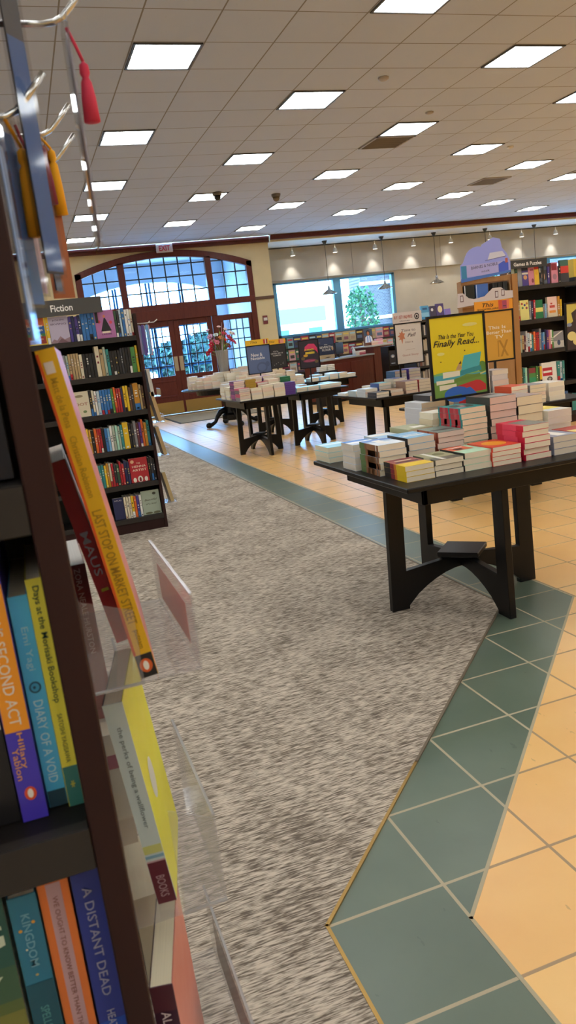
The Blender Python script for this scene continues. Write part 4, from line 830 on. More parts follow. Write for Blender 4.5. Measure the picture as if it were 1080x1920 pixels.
bookmark('wide slate bookmark with a blue window reflection painted on its lower half, nearest the camera', 0.0425, .70, 1.84, 1.478, .024, .95, '34383e', None, refl_col='2a5a9c')
bookmark('blue bookmark with an orange tassel close to the bookcase side', .022, .70, 1.60, 1.455, .030, 1.05, '3f74b8', ('e0960c', .02, .07), tx=.012)
bookmark('brown leather bookmark hanging on the middle hook', .068, 1.02, 1.672, 1.484, .030, .5, 'a8623a', ('f0ac10', .015, .075), sleeve=False, tx=.012)
bookmark('dark narrow bookmark in a clear sleeve behind the wide slate one', .058, .94, 1.66, 1.486, .022, 1.2, '2a3a4e', ('7c2438', .02, .06))
bookmark('pale blue sleeved bookmark pressed against the bookcase side', .0155, .66, 1.58, 1.424, .018, 1.35, '9ab8e6', None)
bookmark('pink and silver bookmark hanging between the two blue ones', .036, .86, 1.64, 1.478, .026, 1.15, 'b8a0ae', ('8a1c34', .02, .05))
# fiction case: side holders with leaning books and hanging bookmarks
gE = 'books leaning on the end of the fiction bookcase'
for k, (z, hx, nm, h) in enumerate(((1.09, 'd8d4cc', 'white', .22), (.88, 'c8a878', 'tan', .25), (.60, 'b89c70', 'buff', .24), (.20, 'c0a878', 'kraft brown', .26))):
    o = make_book('%s spined book leaning on the end of the fiction bookcase, %s from the top' % (nm, ORD[k]), gE, h, .17, .028, hx, 'e0d6c0', M=T(1.0 if k else .97, 6.33, z) @ R(-.17 if k else -.06, 'Y'))
    t = thing('book_holder', 'clear holder under the %s spined book on the fiction bookcase end' % nm, 'book holder', (.938, 6.32, z-.004), 0, 'clear holders on the fiction bookcase')
    b = MB(); b.box(0, .11, 0, .2, -.002, .003, M_ACRYL); b.obj('tray', t); b = MB(); b.box(.108, .11, 0, .2, .003, .06, M_ACRYL); b.obj('front_lip', t); b = MB(); b.box(0, .002, 0, .2, .003, .1, M_ACRYL); b.obj('back_plate', t)
t = thing('bookmark_rack', 'small white wire rack of ribbon bookmarks on the fiction bookcase end', 'rack', (.938, 6.40, 1.68))
b = MB(); b.tube([(0, 0, 0), (.10, 0, -.005), (.12, 0, .01)], .004, mat('d8d4d0', .3)); b.tube([(0, .05, 0), (.16, .05, 0), (.19, .05, .02)], .004, mat('d8d4d0', .3)); b.obj('wire_arm', t, smooth=True)
for k in range(6):
    tag_l = ['lilac', 'pale blue', 'violet', 'silver', 'sky blue', 'rose'][k]; hx = ['b8a8d8', 'a8c8e8', '6a5aa8', 'c8ccd4', '6aa8dc', 'c89ab0'][k]
    bookmark('%s ribbon bookmark hanging from the wire rack on the fiction bookcase end' % tag_l, .955+.018*k, 6.40+.05*(k % 2), 1.675, 1.44-.01*(k % 3), .026, .15*k-.3, hx, None, sleeve=False)['group'] = 'ribbon bookmarks on the wire rack'

# ---------------------------------------------------------------- games and puzzles shelves
GZ = [1.717, 1.319, .942, .528, .14]
bookcase('tall black bookcase of games and puzzles with a section sign', 5.555, 6.62, 8.0, .5, GZ, 1.66, back_top=1.68, shelf_t=.05, lip=.05, endm=M_CASE)
bookcase('second tall black bookcase continuing the games shelves', 6.63, 7.7, 8.12, .5, [1.77, 1.40, 1.0, .56, .14], 1.72, back_top=1.74, shelf_t=.05, lip=.05, endm=M_CASE)
t = thing('shelf_sign', 'charcoal sign reading Games and Puzzles on the far bookcase', 'sign', (5.59, 7.995, 1.925))
b = MB(); b.box(0, .56, 0, .012, 0, .095, mat('343434', .4)); b.obj('sign_board', t); b = MB(); put_text(b, 'Games & Puzzles', .39, .042, mat('f0eeea'), frame((.285, -.002, .047), (1, 0, 0), (0, 0, 1)), bold=.02); b.obj('lettering', t)
b = MB(); b.box(.04, .06, .012, .02, -.21, .09, M_CASESH); b.box(.50, .52, .012, .02, -.21, .09, M_CASESH); b.obj('bracket', t)
gG = 'books and boxes on the games shelves'
def fo(look, col, w_, h, art=(), txt=()): return ('f', col, .035, h, dict(w=w_, look=look, art=list(art), txt=list(txt)))
r0 = [('s', 'brown', .03, .21), fo('sage puzzle book with flowers', 'sage', .09, .22, [('8a5a4a', circle(.5, .3, .3, .12)), ('5a7a4a', circle(.4, .5, .2, .1))]), ('s', 'dark green', .03, .23), fo('grey blue activity book', 'grey', .06, .21), fo('violet boxed kit with white stripes', 'violet', .085, .22, [('e6dcd0', (0, .6, 1, .7)), ('d8a070', circle(.5, .45, .3, .12)), ('2a2a3a', (0, .8, 1, 1))]),
      fo('pink activity book', 'pink', .08, .21, [('a84a5a', (.3, .8, .9, .9)), ('8a3a4a', circle(.7, .25, .2, .12))]), fo('yellow craft book', 'yellow', .065, .225, [('d83a2a', (0, .8, 1, 1)), ('e8b020', circle(.5, .6, .3, .1))]), fo('charcoal brain teaser book', 'charcoal', .11, .25, [('4a5a68', (0, .65, 1, 1)), ('c8a088', circle(.5, .35, .22, .18)), ('e8e2d8', (.05, .55, .2, .75)), ('6a6a72', circle(.3, .2, .3, .1))]),
      ('s', 'violet', .03, .2), ('s', 'maroon', .02, .24), fo('rose puzzle book with a red corner', 'pink', .1, .24, [('8a2030', (.1, .62, .85, .95)), ('a87a88', circle(.5, .3, .3, .14))]), ('s', 'black', .03, .2), fo('slate and red strategy book', 'charcoal', .12, .26, [('d83a2e', (0, .4, 1, .72)), ('3f6a5a', (0, .72, 1, 1))])]
shelf_fill('top games shelf', gG, 5.60, 8.03, 1.717, 6.6, r0, 31)
r1 = S(['maroon', 'silver', 'blue', 'navy', 'orange', 'tan'], (.022, .03), (.19, .22), 32)+[fo('lemon book with round emblems', 'yellow', .125, .235, [('e8e08a', (0, 0, 1, 1)), ('c85a4a', circle(.25, .82, .12, .06)), ('4a4a8a', circle(.55, .75, .12, .06)), ('c87a3a', circle(.8, .82, .12, .06)), ('5a8a5a', circle(.3, .62, .12, .06)), ('a84a4a', circle(.75, .6, .12, .06))])]+S(['grey', 'navy', 'red'], (.02, .028), (.21, .23), 33)+[fo('green book with a yellow band', 'dark green', .11, .22, [('1f7a4a', (0, 0, 1, 1)), ('e8e07a', (0, .35, 1, .58))])]+S(['grey', 'light blue', 'grey'], (.015, .02), (.16, .17), 34)+[fo('cream pink board book with red lettering', 'cream', .14, .24, [('f0cfc4', (0, .3, 1, 1)), ('c84a3a', (.2, .45, .75, .58)), ('e0903a', (.15, .2, .8, .32)), ('c84a3a', (.3, .62, .5, .7))]), ('s', 'ochre', .03, .24), ('s', 'yellow', .02, .2)]
shelf_fill('second games shelf', gG, 5.60, 8.03, 1.319, 6.6, r1, 35)
r2 = S(['teal', 'light blue', 'orange', 'yellow', 'red', 'sage', 'tan'], (.024, .028), (.20, .21), 36)+S(['maroon', 'silver', 'pale blue', 'white', 'teal', 'orange', 'red', 'red', 'grey', 'blue', 'light blue', 'navy', 'purple', 'pink', 'white', 'green'], (.018, .028), (.19, .26), 37)+[fo('striped grey box with a mascot-free badge', 'grey', .15, .2, [('c8c4bc', (0, 0, 1, .4)), ('3a4a6a', circle(.5, .3, .16, .16)), ('e6e2da', [(.0, .7), (.8, .98), (.95, .98), (0, .6)])])]
r2[-1][4]['look'] = 'striped grey box with a round badge'
shelf_fill('third games shelf', gG, 5.60, 8.03, .942, 6.6, r2, 38)
r3 = S(['maroon', ('teal', 3), 'sage', 'dark green', 'teal', 'mint', 'charcoal'], (.024, .03), (.21, .23), 39)+[fo('green book with a dark top', 'green', .1, .21, [('8a3a3a', (0, .7, 1, 1)), ('2f9a6a', (0, 0, 1, .45))])]+S(['green', 'dark green', 'yellow'], (.02, .03), (.2, .23), 40)+[fo('white and red word game box', 'white', .22, .25, [('c82838', (.05, .35, .7, .75)), ('f0ece4', (.1, .5, .65, .6)), ('4a4a4a', circle(.5, .18, .18, .12)), ('b8b4ac', circle(.5, .18, .1, .07))]), ('s', 'teal', .04, .25), ('s', 'pale blue', .03, .24), ('s', 'teal', .03, .25)]
shelf_fill('fourth games shelf', gG, 5.60, 8.03, .528, 6.6, r3, 41)

# ---------------------------------------------------------------- reader display
t = thing('cardboard_display', 'tall cardboard e-reader display with a lilac domed header', 'display stand', (4.03, 6.5, 0), -.3)
kb = wood_mat('cardboard', 'a87c50', 'b88c5e', .8)
b = MB(); b.box(0, .47, 0, .16, 0, 1.56, kb); b.box(.0, .012, 0, .16, 1.56, 1.76, kb); b.box(.458, .47, 0, .16, 1.56, 1.76, kb); b.box(0, .47, .15, .16, 1.56, 1.76, kb); b.box(0, .47, 0, .012, 1.725, 1.77, kb); b.obj('cardboard_body', t, bevel=.002)
b = MB(); hp = [(0, 1.76), (.472, 1.80), (.472, 1.89), (.44, 1.97), (.40, 2.02), (.385, 2.10), (.32, 2.12), (.26, 2.09), (.21, 2.065)]+[(.17+.125*math.cos(a), 1.94+.115*math.sin(a)) for a in [x*PI/10 for x in range(4, 10)]]+[(.03, 1.925), (0, 1.90)]
b.prism(hp, -.012, -.004, mat('9fa6ee', .5)); b.obj('header_card', t)
F = frame((.236, -.0126, 1.87), (1, 0, 0), (0, 0, 1)); b = MB()
poly_art(b, .47, .24, [('b8b2e8', (.02, .18, .98, .62)), ('4f7ac8', [(0, -.02), (1, .18), (1, .26), (0, .12)]), ('3f8ab8', (.01, .12, .12, .6)), ('4a62d0', [(.76, .22), (.96, .26), (.96, .56), (.86, .62), (.76, .52)]), ('c8604a', (.9, .55, .95, .72)), ('d8d6e4', [(.55, .72), (.92, .80), (.85, 1.0), (.6, .98)]), ('5a5a9a', [(.5, .70), (.92, .79), (.92, .81), (.5, .72)])], F)
put_text(b, 'BARNES & NOBLE', .25, .026, mat('3a3a6a'), F @ T(-.01, .005, .001) @ R(.07, 'Z')); put_text(b, 'nook', .075, .022, mat('4a4a7a'), F @ T(-.0, -.04, .001) @ R(.07, 'Z')); b.obj('header_print', t)
b = MB(); b.prism([(-.06, 1.52), (.47, 1.56), (.47, 1.625), (.4, 1.63), (.36, 1.665), (.28, 1.665), (.2, 1.60), (.1, 1.585), (.05, 1.60), (0, 1.65), (-.05, 1.65)], -.05, -.046, mat('d8cbc8', .5)); b.box(-.05, .47, -.05, 0, 1.515, 1.52, kb)
for x, z in ((-.03, 1.57), (.30, 1.575), (.36, 1.585)): b.box(x, x+.03, -.0515, -.05, z, z+.06, mat('6a4a4a')); b.box(x+.005, x+.025, -.052, -.0515, z+.008, z+.052, mat('d8d0d0'))
b.obj('pocket_card', t)
gK = 'boxed readers in the cardboard display'
for k, (x, w_) in enumerate(((.03, .1), (.14, .12), (.30, .05), (.355, .04), (.40, .045))):
    b = MB(); b.box(0, w_-.004, 0, .12, 0, .155, mat(['1f2422', '4f7ac8', '23262a', '1b1d20', '23262a'][k], .3)); b.box(.0, .01, -.001, 0, 0, .155, mat(['e8e8e8', 'bcd0f0', '3a3d40', '3a3d40', '3a3d40'][k]))
    o = tag(b.obj('reader_box', None, (4.03+x*.955+.003, 6.51-x*.2955, 1.561), bevel=.002), '%s boxed reader in the cardboard display, %s from the pocket end' % (['black and white', 'blue', 'black', 'narrow black', 'charcoal'][k], ORD[k]), 'box', gK); o.rotation_euler = (0, 0, -.3)
# wooden end of the games bay, with magazines
b = MB(); b.box(4.535, 4.60, 6.42, 6.77, 0, 1.78, wood_mat('light_wood', 'a87a4a', 'b98a56')); b.box(4.53, 4.605, 6.41, 6.78, 0, .08, M_CASE); tag(b.obj('wood_panel', bevel=.003), 'light brown wooden upright beside the cardboard reader display', 'panel')
# ---------------------------------------------------------------- flower table
t = thing('pedestal_table', 'round black pedestal table with scrolled claw legs holding the vase of flowers', 'table', (3.58, 13.95, 0))
b = MB(); b.lathe([(.02, .715), (.86, .715), (.88, .73), (.86, .745), (.02, .745)], M_BLACK, 40); b.obj('tabletop', t, smooth=False)
b = MB(); b.lathe([(.02, .62), (.60, .62), (.62, .715), (.02, .715)], M_BLACK, 40); b.obj('apron', t)
b = MB(); b.lathe([(.15, .10), (.19, .13), (.19, .20), (.14, .24), (.12, .35), (.16, .45), (.13, .55), (.22, .62)], M_BLACK, 8); b.obj('pedestal', t)
for k in range(4):
    a = k*PI/2+.05; c, s_ = math.cos(a), math.sin(a); pr = [(.12, .30), (.22, .27), (.29, .19), (.34, .10), (.41, .06), (.46, .055)]
    b = MB(); b.tube([(r*c, r*s_, z) for r, z in pr], [.06, .05, .038, .032, .036, .045], M_BLACK, 10)
    b.lathe([(.005, 0), (.045, .012), (.06, .05), (.045, .09), (.005, .105)], M_BLACK, 14, T(.47*c, .47*s_, 0)); b.obj('leg', t, smooth=True)
VX, VY, VZ = 3.525, 13.9, 1.0
t = thing('flower_vase', 'tall tapered grey metal vase of red and pink flowers on the round table', 'vase', (VX, VY, VZ))
vm = mat('a09c96', .35, .5)
b = MB(); b.lathe([(.075, 0), (.078, .01), (.118, .37), (.122, .385), (.112, .385), (.10, .30)], vm, 26, cap=True)
for a in range(18): b.tube([(.0785*math.cos(a*PI/9), .0785*math.sin(a*PI/9), .01), (.119*math.cos(a*PI/9), .119*math.sin(a*PI/9), .37)], .003, vm, 5)
b.obj('vase_body', t, smooth=True)
Rf = random.Random(5)
def blossom(mb, c, r, d, hx, hc, n=6):
    d = Vector(d).normalized(); e = d.orthogonal().normalized(); f = d.cross(e); c = Vector(c)
    m = mat(hx, .6)
    for lay, (op, q) in enumerate(((.9, 1.0), (.45, .75))):
        for k in range(n):
            a = 2*PI*k/n+lay*.5; u = math.cos(a)*e+math.sin(a)*f; s_ = -math.sin(a)*e+math.cos(a)*f
            tip = c+(u*op+d*(1.1-op))*r*q; mid = c+(u*op*.6+d*.35)*r*q; mb.add([tuple(c), tuple(mid-s_*r*.3*q), tuple(tip), tuple(mid+s_*r*.3*q)], [(0, 1, 2), (0, 2, 3)], m)
    mb.lathe([(.001, 0), (r*.14, r*.2), (r*.1, r*.45), (.001, r*.5)], mat(hc, .6), 8, frame(c, e, f))
FLW = [(-.17, .10, 'c8183a'), (-.19, .0, 'd02848'), (-.24, -.05, 'b01438'), (-.12, .16, 'e07898'), (-.06, .13, 'e890a8'), (-.16, .26, 'd8a8c8'), (-.21, .24, 'cfa0c4'), (-.22, .37, 'd8b0cc'), (-.05, .27, 'dff0f0'), (.02, .21, 'e8985a'), (.09, .17, 'f0502c'), (.13, .21, 'e83860'), (.08, .28, 'e0405c'), (.18, .15, 'd82848'), (.25, .10, 'd83a50'), (.13, .05, 'a81838'), (.17, .28, 'e8e8e0'), (.23, .26, 'e0c0d0'), (.10, .36, 'eee6ea'), (.02, .42, 'e8c8c8')]
for k, (dx, dz, hx) in enumerate(FLW):
    dy = Rf.uniform(-.12, .08); c = Vector((dx, dy, .40+dz*.95)); d = Vector((dx*1.5, dy-.35, dz+.15))
    b = MB(); blossom(b, c, .068 if dz < .3 else .05, d, hx, 'd8a040' if k % 3 else 'f0c8a0'); b.obj('blossom', t)
    b = MB(); b.tube([(dx*.12, dy*.12, .3), (dx*.5, dy*.5, .33+dz*.5), tuple(c)], .004, mat('5a7a3a', .7), 5); b.obj('stem', t)
for k in range(14):
    a = Rf.uniform(0, 2*PI); r = Rf.uniform(.06, .2); z = .36+Rf.uniform(0, .3); p = Vector((math.cos(a)*r, math.sin(a)*r*.7, z)); d = Vector((math.cos(a), math.sin(a), Rf.uniform(.2, 1.2))).normalized()*.11; s_ = d.cross(Vector((0, 0, 1))).normalized()*.018
    b = MB(); b.quad([tuple(p), tuple(p+d*.5+s_), tuple(p+d), tuple(p+d*.5-s_)], mat(['7a9a3a', '4f7a34', 'a8b050'][k % 3], .6)); b.obj('leaf', t)
for k, (dx, dz) in enumerate(((-.0, .66), (.06, .68), (.10, .66))):
    b = MB(); b.tube([(0, 0, .3), (.03+dx*.4, -.02, .6), (.06+dx, -.02, .4+dz*.72)], [.004, .005, .002], mat('d8c0c0', .6), 6); b.obj('twig', t)

# ---------------------------------------------------------------- information counter
t = thing('service_counter', 'dark red wooden service counter with a pale top before the back window', 'counter', (6.0, 15.2, 0), .38)
b = MB(); b.box(0, 1.55, 0, .6, .06, .90, M_MAHOG); b.box(.03, 1.52, .03, .57, 0, .06, M_CASE)
for x in (.02, .78): b.box(x+.03, x+.70, -.012, 0, .16, .82, M_MAHOG)
b.obj('counter_body', t, bevel=.004)
b = MB(); b.box(-.02, 1.57, -.03, .63, .90, .93, mat('9a9a98', .3)); b.obj('countertop', t, bevel=.004)
b = MB(); b.box(1.55, 2.15, -.02, .62, .02, 1.07, M_MAHOG); b.obj('raised_end', t, bevel=.004)
b = MB(); b.box(1.52, 2.2, -.05, .65, 1.07, 1.10, mat('b8b4ac', .3)); b.obj('raised_top', t, bevel=.004)
def local(lx, ly, z): c, s_ = math.cos(.38), math.sin(.38); return (6.0+lx*c-ly*s_, 15.2+lx*s_+ly*c, z)
t = thing('computer_monitor', 'black computer screen standing on the service counter', 'monitor', local(.80, .3, .93), .75)
b = MB(); b.box(-.2, .2, -.015, .015, .08, .32, mat('141416', .3)); b.obj('screen', t, bevel=.003); b = MB(); b.box(-.02, .02, 0, .02, 0, .12, mat('141416')); b.box(-.1, .1, -.06, .08, 0, .012, mat('141416')); b.obj('monitor_stand', t)
t = thing('keyboard', 'pale keyboard lying on the service counter', 'keyboard', local(.85, .1, .931), .5); b = MB(); b.box(-.2, .2, -.07, .07, 0, .02, mat('9fb6d8', .4)); b.obj('keyboard_base', t)
b = MB()
for r in range(4):
    for c_ in range(12): b.box(-.185+c_*.031, -.16+c_*.031, -.06+r*.032, -.035+r*.032, .02, .024, mat('d8dce4'))
b.obj('key_block', t)
t = thing('pump_bottle', 'small white pump bottle on the service counter', 'bottle', local(1.15, .2, .93)); b = MB(); b.lathe([(.035, 0), (.035, .12), (.015, .15), (.015, .16)], mat('d8dcd8', .3), 14); b.obj('bottle_body', t, smooth=True); b = MB(); b.tube([(0, 0, .16), (0, 0, .19), (-.04, 0, .19)], .006, mat('e8e8e8')); b.obj('pump', t)
g6 = 'books lying on the service counter'
for k, (lx, hx, nm, z) in enumerate(((1.22, 'a83a4a', 'red', .93), (1.22, 'd88a90', 'pink', .96), (1.22, 'efe4d0', 'cream', .99))):
    make_book('%s book lying on the service counter beside the pump bottle' % nm, g6, .2, .14, .028, hx, M=T(*local(lx+.13, .2, z+.001)) @ R(.38, 'Z') @ T(.1, -.07, 0) @ R(-PI/2, 'Y'))
o = make_book('upright book with dark haired figure in white and blue shirt on the counter', g6, .36, .26, .04, '6a4438', M=T(*local(1.60, .3, 1.101)) @ R(.3, 'Z') @ R(-.08, 'X') @ R(-PI/2, 'Z'))
cover_art(o, .26, .36, .04, [('39506a', (0, .6, 1, 1)), ('dfe6f4', [(.05, .18), (.12, .5), (.35, .6), (.65, .6), (.88, .5), (.95, .18)]), ('5a88d0', [(.3, .2), (.35, .58), (.45, .58), (.42, .2)]), ('5a88d0', [(.6, .2), (.58, .58), (.68, .56), (.72, .2)]), ('2a1a18', circle(.5, .78, .22, .17)), ('b06a4a', circle(.5, .74, .14, .12)), ('7a4430', (.2, .0, .85, .18))], [])
for k, (lx, hx, nm) in enumerate(((1.92, 'e8c0a8', 'peach'), (2.08, 'e8a8b8', 'pale pink'))):
    b = MB(); b.box(-.08, .08, -.06, .06, 0, .09+.04*k, mat(hx, .5)); b.box(-.082, .082, -.062, .062, .06, .075, mat('f0e4dc', .5)); tag(b.obj('gift_box', None, local(lx-.05, .25, 1.101)), '%s gift box on the raised end of the counter' % nm, 'box', 'gift boxes on the counter')
# black product case to the aisle side of the counter
t = thing('product_case', 'black open case of dark boxed goods at the end of the service counter', 'shelf unit', (7.30, 14.75, 0))
b = MB(); b.box(0, .02, 0, .35, 0, 1.06, M_CASE); b.box(.78, .8, 0, .35, 0, 1.06, M_CASE); b.box(.02, .78, .33, .35, 0, 1.06, M_CASE); b.obj('case_body', t)
for z in (.15, .64, 1.04): b = MB(); b.box(.02, .78, 0, .33, z, z+.02, M_CASE); b.obj('shelf', t)
for k, (hx, a2) in enumerate((('26242c', '8a9ab0'), ('1c1b20', 'b0b4b8'), ('1f1e24', 'd8c83a'), ('38323c', 'c89ab0'))):
    b = MB(); b.box(0, .15, 0, .1, 0, .30, mat(hx, .4)); M_ = frame((.075, -.0006, .15), (1, 0, 0), (0, 0, 1)); poly_art(b, .15, .3, [(a2, circle(.5, .62, .3, .12)), ('d8d4cc', circle(.5, .60, .16, .07)), (a2, (.2, .1, .8, .16))], M_)
    tag(b.obj('boxed_candle', None, (7.34+k*.18, 14.78, .662)), 'dark gift box with a %s emblem in the black case' % ['steel blue', 'silver', 'yellow', 'rose'][k], 'box', 'boxes in the black case')
# tall case behind the autumn poster
bookcase('grey brown bookcase standing behind the autumn poster', 7.0, 7.86, 13.0, .5, [1.50, 1.22, .94, .66, .38, .1], 1.52, endm=M_CASE)
gT = 'displays on top of the bookcase behind the autumn poster'
for x, w_, h, hx, look, art in ((7.02, .18, .16, '26262e', 'black book lying tilted', []), (7.22, .16, .25, '4f9ac8', 'sky blue display book', [('8ac4e0', (0, .2, 1, .5)), ('2a5a8a', (.2, .7, .8, .85))]), (7.40, .13, .23, '3a3050', 'dark book with a white emblem', [('d8d4dc', circle(.4, .7, .2, .12))]), (7.54, .16, .26, '4a3a78', 'violet book with a cream oval', [('e8dcb0', circle(.5, .6, .3, .25))]), (7.72, .12, .15, '8a78c8', 'small lilac book', [])):
    o = make_book(look+' on top of the bookcase behind the autumn poster', gT, h, w_, .04, hx, M=T(x, 13.1, 1.503) @ R(-.1, 'X') @ R(-PI/2, 'Z')); cover_art(o, w_, h, .04, art, [])

# ---------------------------------------------------------------- low shelving under the windows
for k, (x0, x1, nm) in enumerate(((6.25, 8.05, 'nearest the entrance wall'), (8.07, 9.87, 'in the middle'), (9.89, 11.7, 'farthest from the entrance'))):
    bookcase('low black magazine case under the windows, '+nm, x0, x1, 19.25, .45, [1.22, .90, .58, .26], 1.24, endm=M_CASE, back_top=1.5)
poster('dark poster with cream block lettering hung at the low shelving', 6.56, 16.36, .889, .41, .50, '2f3448', [('3a4460', (0, .7, 1, 1)), ('c8b088', (0, .0, 1, .22)), ('6a5a50', circle(.12, .8, .06, .04)), ('c8a070', circle(.9, .5, .06, .1)), ('4a4038', [(.3, .08), (.6, .12), (.8, .1), (.6, .07)])], [('the', .5, .70, .2, .05, 'e8e0d0'), ('SEVENTH', .5, .58, .8, .1, 'e8e0d0'), ('FLOOR', .52, .45, .55, .1, 'e8e0d0')], rod=.0, base=(.3, .3))

# ---------------------------------------------------------------- uncountable far stock
b = MB(); Rb = random.Random(21)
PG = ['e9dfc8', 'e6d8bc', 'ddd6cc', 'efe6d2', 'e8d0bc']
def fstack(x, y, z, w_, d, n, t_, cols, spine='-X', jit=.006, sc=None):
    for k in range(n):
        jx, jy = Rb.uniform(-jit, jit), Rb.uniform(-jit, jit); c = Rb.choice(cols) if isinstance(cols, list) else cols; cm = mat(c, .4); pm = mat(Rb.choice(PG), .9)
        z0 = z+k*t_; x0, y0, x1, y1 = x+jx, y+jy, x+w_+jx, y+d+jy
        b.box(x0+.0006, x1-.0006, y0+.0006, y1-.0006, z0+.001, z0+t_-.001, pm); b.box(x0, x1, y0, y1, z0+t_-.0014, z0+t_-.0004, cm); b.box(x0, x1, y0, y1, z0, z0+.001, cm)
        if sc: cm = mat(sc, .4)
        if spine == '-X': b.box(x0-.001, x0+.002, y0, y1, z0, z0+t_-.0005, cm)
        elif spine == '-Y': b.box(x0, x1, y0-.001, y0+.002, z0, z0+t_-.0005, cm)
ZT = .7455
for x, y, z, w_, d_, n, t_, c, sp, sc in FARQ: fstack(x, y, z, w_, d_, n, t_, c, sp, .003, sc)
# slate-poster table
for x, y, n, t_, c, sp in ((2.485, 9.20, 7, .022, ['8a8a94', 'd04a78', '6a6a74'], '-X'), (2.64, 9.20, 5, .027, 'e0d2b4', ''), (2.79, 9.20, 6, .026, 'd8cdb8', ''), (2.94, 9.20, 6, .027, 'e8dcc0', ''), (3.09, 9.22, 6, .026, '5a3a88', '-Y'),
                          (2.485, 9.42, 10, .024, ['7a3a88', 'a84a90', '6a3a78'], '-X'), (2.64, 9.42, 9, .027, 'a8842a', '-Y'), (2.80, 9.42, 7, .027, 'c02a44', '-X'), (2.95, 9.42, 7, .03, 'e8dcc4', ''), (3.10, 9.42, 8, .028, '2f7a4a', '-Y'),
                          (2.48, 9.66, 6, .027, 'f0ece4', ''), (2.64, 9.68, 8, .028, 'e0d6c4', ''), (2.80, 9.68, 9, .028, 'efe6d2', ''), (2.96, 9.68, 9, .028, ['9a6aa8', 'c8a8c8'], '-X'), (3.10, 9.70, 9, .028, 'e8d4bc', ''),
                          (2.48, 9.95, 7, .028, 'dfe8ee', ''), (2.70, 9.95, 8, .028, 'e8dcc8', ''), (2.86, 9.95, 8, .03, 'efe6d2', ''), (3.10, 9.95, 8, .03, 'e8a8b8', '-X')):
    fstack(x, y, ZT, .14, .2, n, t_, c, sp)
for x, y, n, c in ((3.31, 9.42, 2, '8fd0e4'), (3.47, 9.42, 2, 'a8dce8'), (3.64, 9.42, 2, 'bfe4ec'), (3.80, 9.44, 2, 'c8e8ee'), (3.31, 9.68, 2, 'd8ecf0'), (3.50, 9.95, 2, 'b8dce8'), (3.80, 9.7, 2, 'a8d4e4')): fstack(x, y, ZT, .15, .21, n, .028, c, '-X')
for x, y, n, c in ((3.30, 11.13, 6, ['e8a0b8', 'e8dcc8']), (3.46, 11.13, 8, 'e8d8c0'), (3.62, 11.12, 9, 'efdcc4'), (3.78, 11.12, 8, 'e8dcc8'), (3.92, 11.14, 5, 'dfe8ee'), (3.30, 11.4, 9, 'e8d4bc'), (3.46, 11.4, 9, 'efe6d2'), (3.98, 11.4, 5, 'e8dcc8')): fstack(x, y, ZT, .14, .21, n, .028, c, '-X')
for x, y, n, c in ((4.22, 11.28, 2, 'b8dce8'), (4.38, 11.28, 2, '8ac8e8'), (4.54, 11.28, 3, 'd8ecf0'), (4.70, 11.28, 3, 'c8e0e8'), (4.85, 11.30, 2, 'e0ecee'), (4.4, 11.6, 3, 'c8dce4'), (4.66, 11.6, 3, 'dfe8ee')): fstack(x, y, ZT, .14, .21, n, .028, c, '-X')
# round table
for k in range(26):
    a = k*2*PI/26; r = .66
    x, y = 3.58+r*math.cos(a), 13.95+r*math.sin(a)
    fstack(x-.07, y-.10, ZT, .14, .2, Rb.choice([3, 4, 5, 6, 7, 8]), .028, Rb.choice(['e8e4dc', 'efe6d2', 'e6d8c4', 'e8b8a8', 'dfe4ea', 'd8ccb4', ['c8a8c0', 'e8dcc8']]), Rb.choice(['-X', '', '']))
for x, y, n in ((3.45, 13.8, 9), (3.3, 13.7, 9), (3.62, 13.62, 10), (3.15, 13.6, 8), (3.8, 13.75, 11), (3.45, 13.45, 8), (3.7, 13.35, 8), (3.0, 13.8, 7), (3.95, 13.6, 10)): fstack(x, y, ZT, .145, .21, n, .028, Rb.choice(['efe6d2', 'e8e4dc', 'e8c8b4', 'dfe4ea']), '')
# small pile beside the dark poster at the counter
for k in range(8): b.box(5.78+.18*(k % 2), 5.94+.18*(k % 2), 14.88, 15.06, .72+.032*(k//2), .744+.032*(k//2), mat('efece4', .6)) 
b.box(5.74, 6.16, 14.84, 15.1, .0, .72, M_CASE)
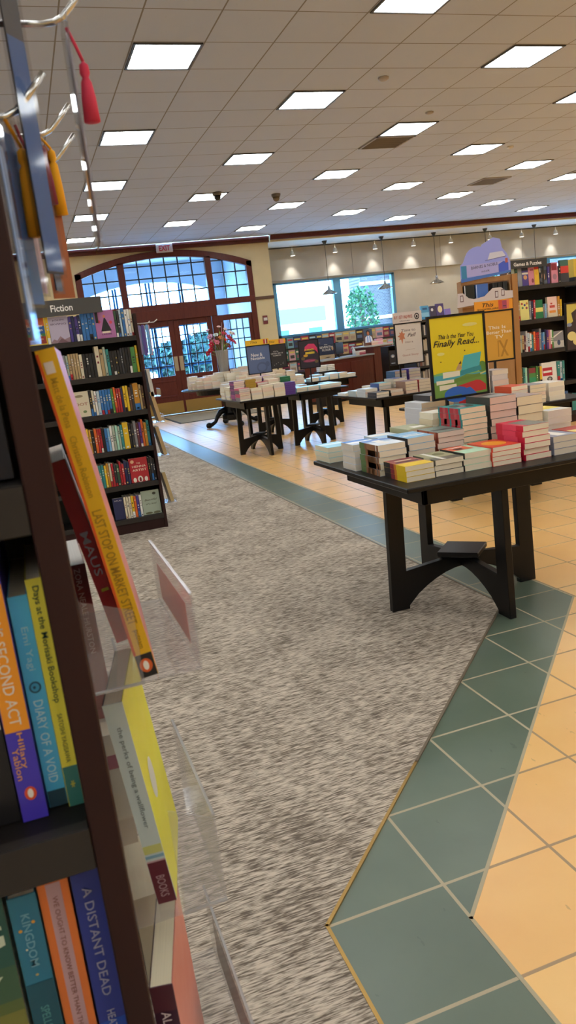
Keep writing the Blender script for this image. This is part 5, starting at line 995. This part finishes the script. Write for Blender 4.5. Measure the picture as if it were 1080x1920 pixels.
# window-wall shelves: face-out magazines
for z, hh in ((1.22, .27), (.90, .27), (.58, .27)):
    x = 6.30
    while x < 11.6:
        w_ = Rb.uniform(.16, .22); c = Rb.choice(['3a5a4a', '2f6a5a', '4a3a5a', '8a2a48', 'b8a888', '33406a', '5a4a58', 'c8c4bc', '2a2a34', '7aa8b8', '6a3a3a', 'a83a4a', 'd8a8b0', 'c8a878'])
        b.box(x, x+w_-.01, 19.30, 19.33, z, z+hh, mat(c, .45)); b.box(x+.02, x+w_-.03, 19.296, 19.30, z+hh*.7, z+hh*.85, mat(Rb.choice(['e8e0d0', 'd8c060', 'c83a4a', '9ac4d8']), .5)); b.box(x+.03, x+w_-.04, 19.296, 19.30, z+hh*.2, z+hh*.5, mat(Rb.choice(['a8907a', '5a6a8a', '8a5a6a', '3a3a3a']), .5)); x += w_
# shelves behind the autumn poster and the hidden sides
for z in (1.22, .94, .66, .38, .1):
    x = 7.03
    while x < 7.8:
        w_ = Rb.uniform(.02, .05); b.box(x, x+w_-.002, 13.03, 13.15, z, z+Rb.uniform(.17, .22), mat(Rb.choice(['8a8078', '5a4a40', 'b8a890', '3a3a3a', '7a4a3a', 'c8c0b4', '4a4a5a']), .5)); x += w_
for z in (1.77, 1.40, 1.0, .56):
    x = 6.66
    while x < 7.6:
        w_ = Rb.uniform(.03, .06); b.box(x, x+w_-.002, 8.15, 8.3, z, z+Rb.uniform(.2, .25), mat(Rb.choice(['3f8f88', 'b8c8c4', 'c83a3a', 'e0c040', '4a6a9a', 'd8d4cc']), .5)); x += w_
x = 5.6
while x < 6.55:
    w_ = Rb.uniform(.03, .08); b.box(x, x+w_-.002, 8.03, 8.16, .14, .14+Rb.uniform(.2, .26), mat(Rb.choice(['3f8f88', 'b88a90', '8ab8c0', '8a7a72', '4a6a9a', '2a2a2a']), .5)); x += w_
o = b.obj('books'); tag(o, 'piles and rows of far stock on the back tables and window shelves', 'books', None, 'stuff')

# ---------------------------------------------------------------- daylight sampling at the openings
def portal(name, loc, rot, sx, sy):
    l = bpy.data.lights.new(name, 'AREA'); l.shape = 'RECTANGLE'; l.size = sx; l.size_y = sy; l.energy = 1
    l.cycles.is_portal = True; o = bpy.data.objects.new(name, l); COL.objects.link(o); o.location = loc; o.rotation_euler = rot
portal('window_portal', (8.4, 19.95, 2.2), (-PI/2, 0, 0), 3.6, 1.5); portal('window_portal', (15.2, 19.95, 2.2), (-PI/2, 0, 0), 4.6, 1.5)
portal('door_portal', (3.6, 18.7, 1.9), (-PI/2, 0, 0), 4.1, 3.7)
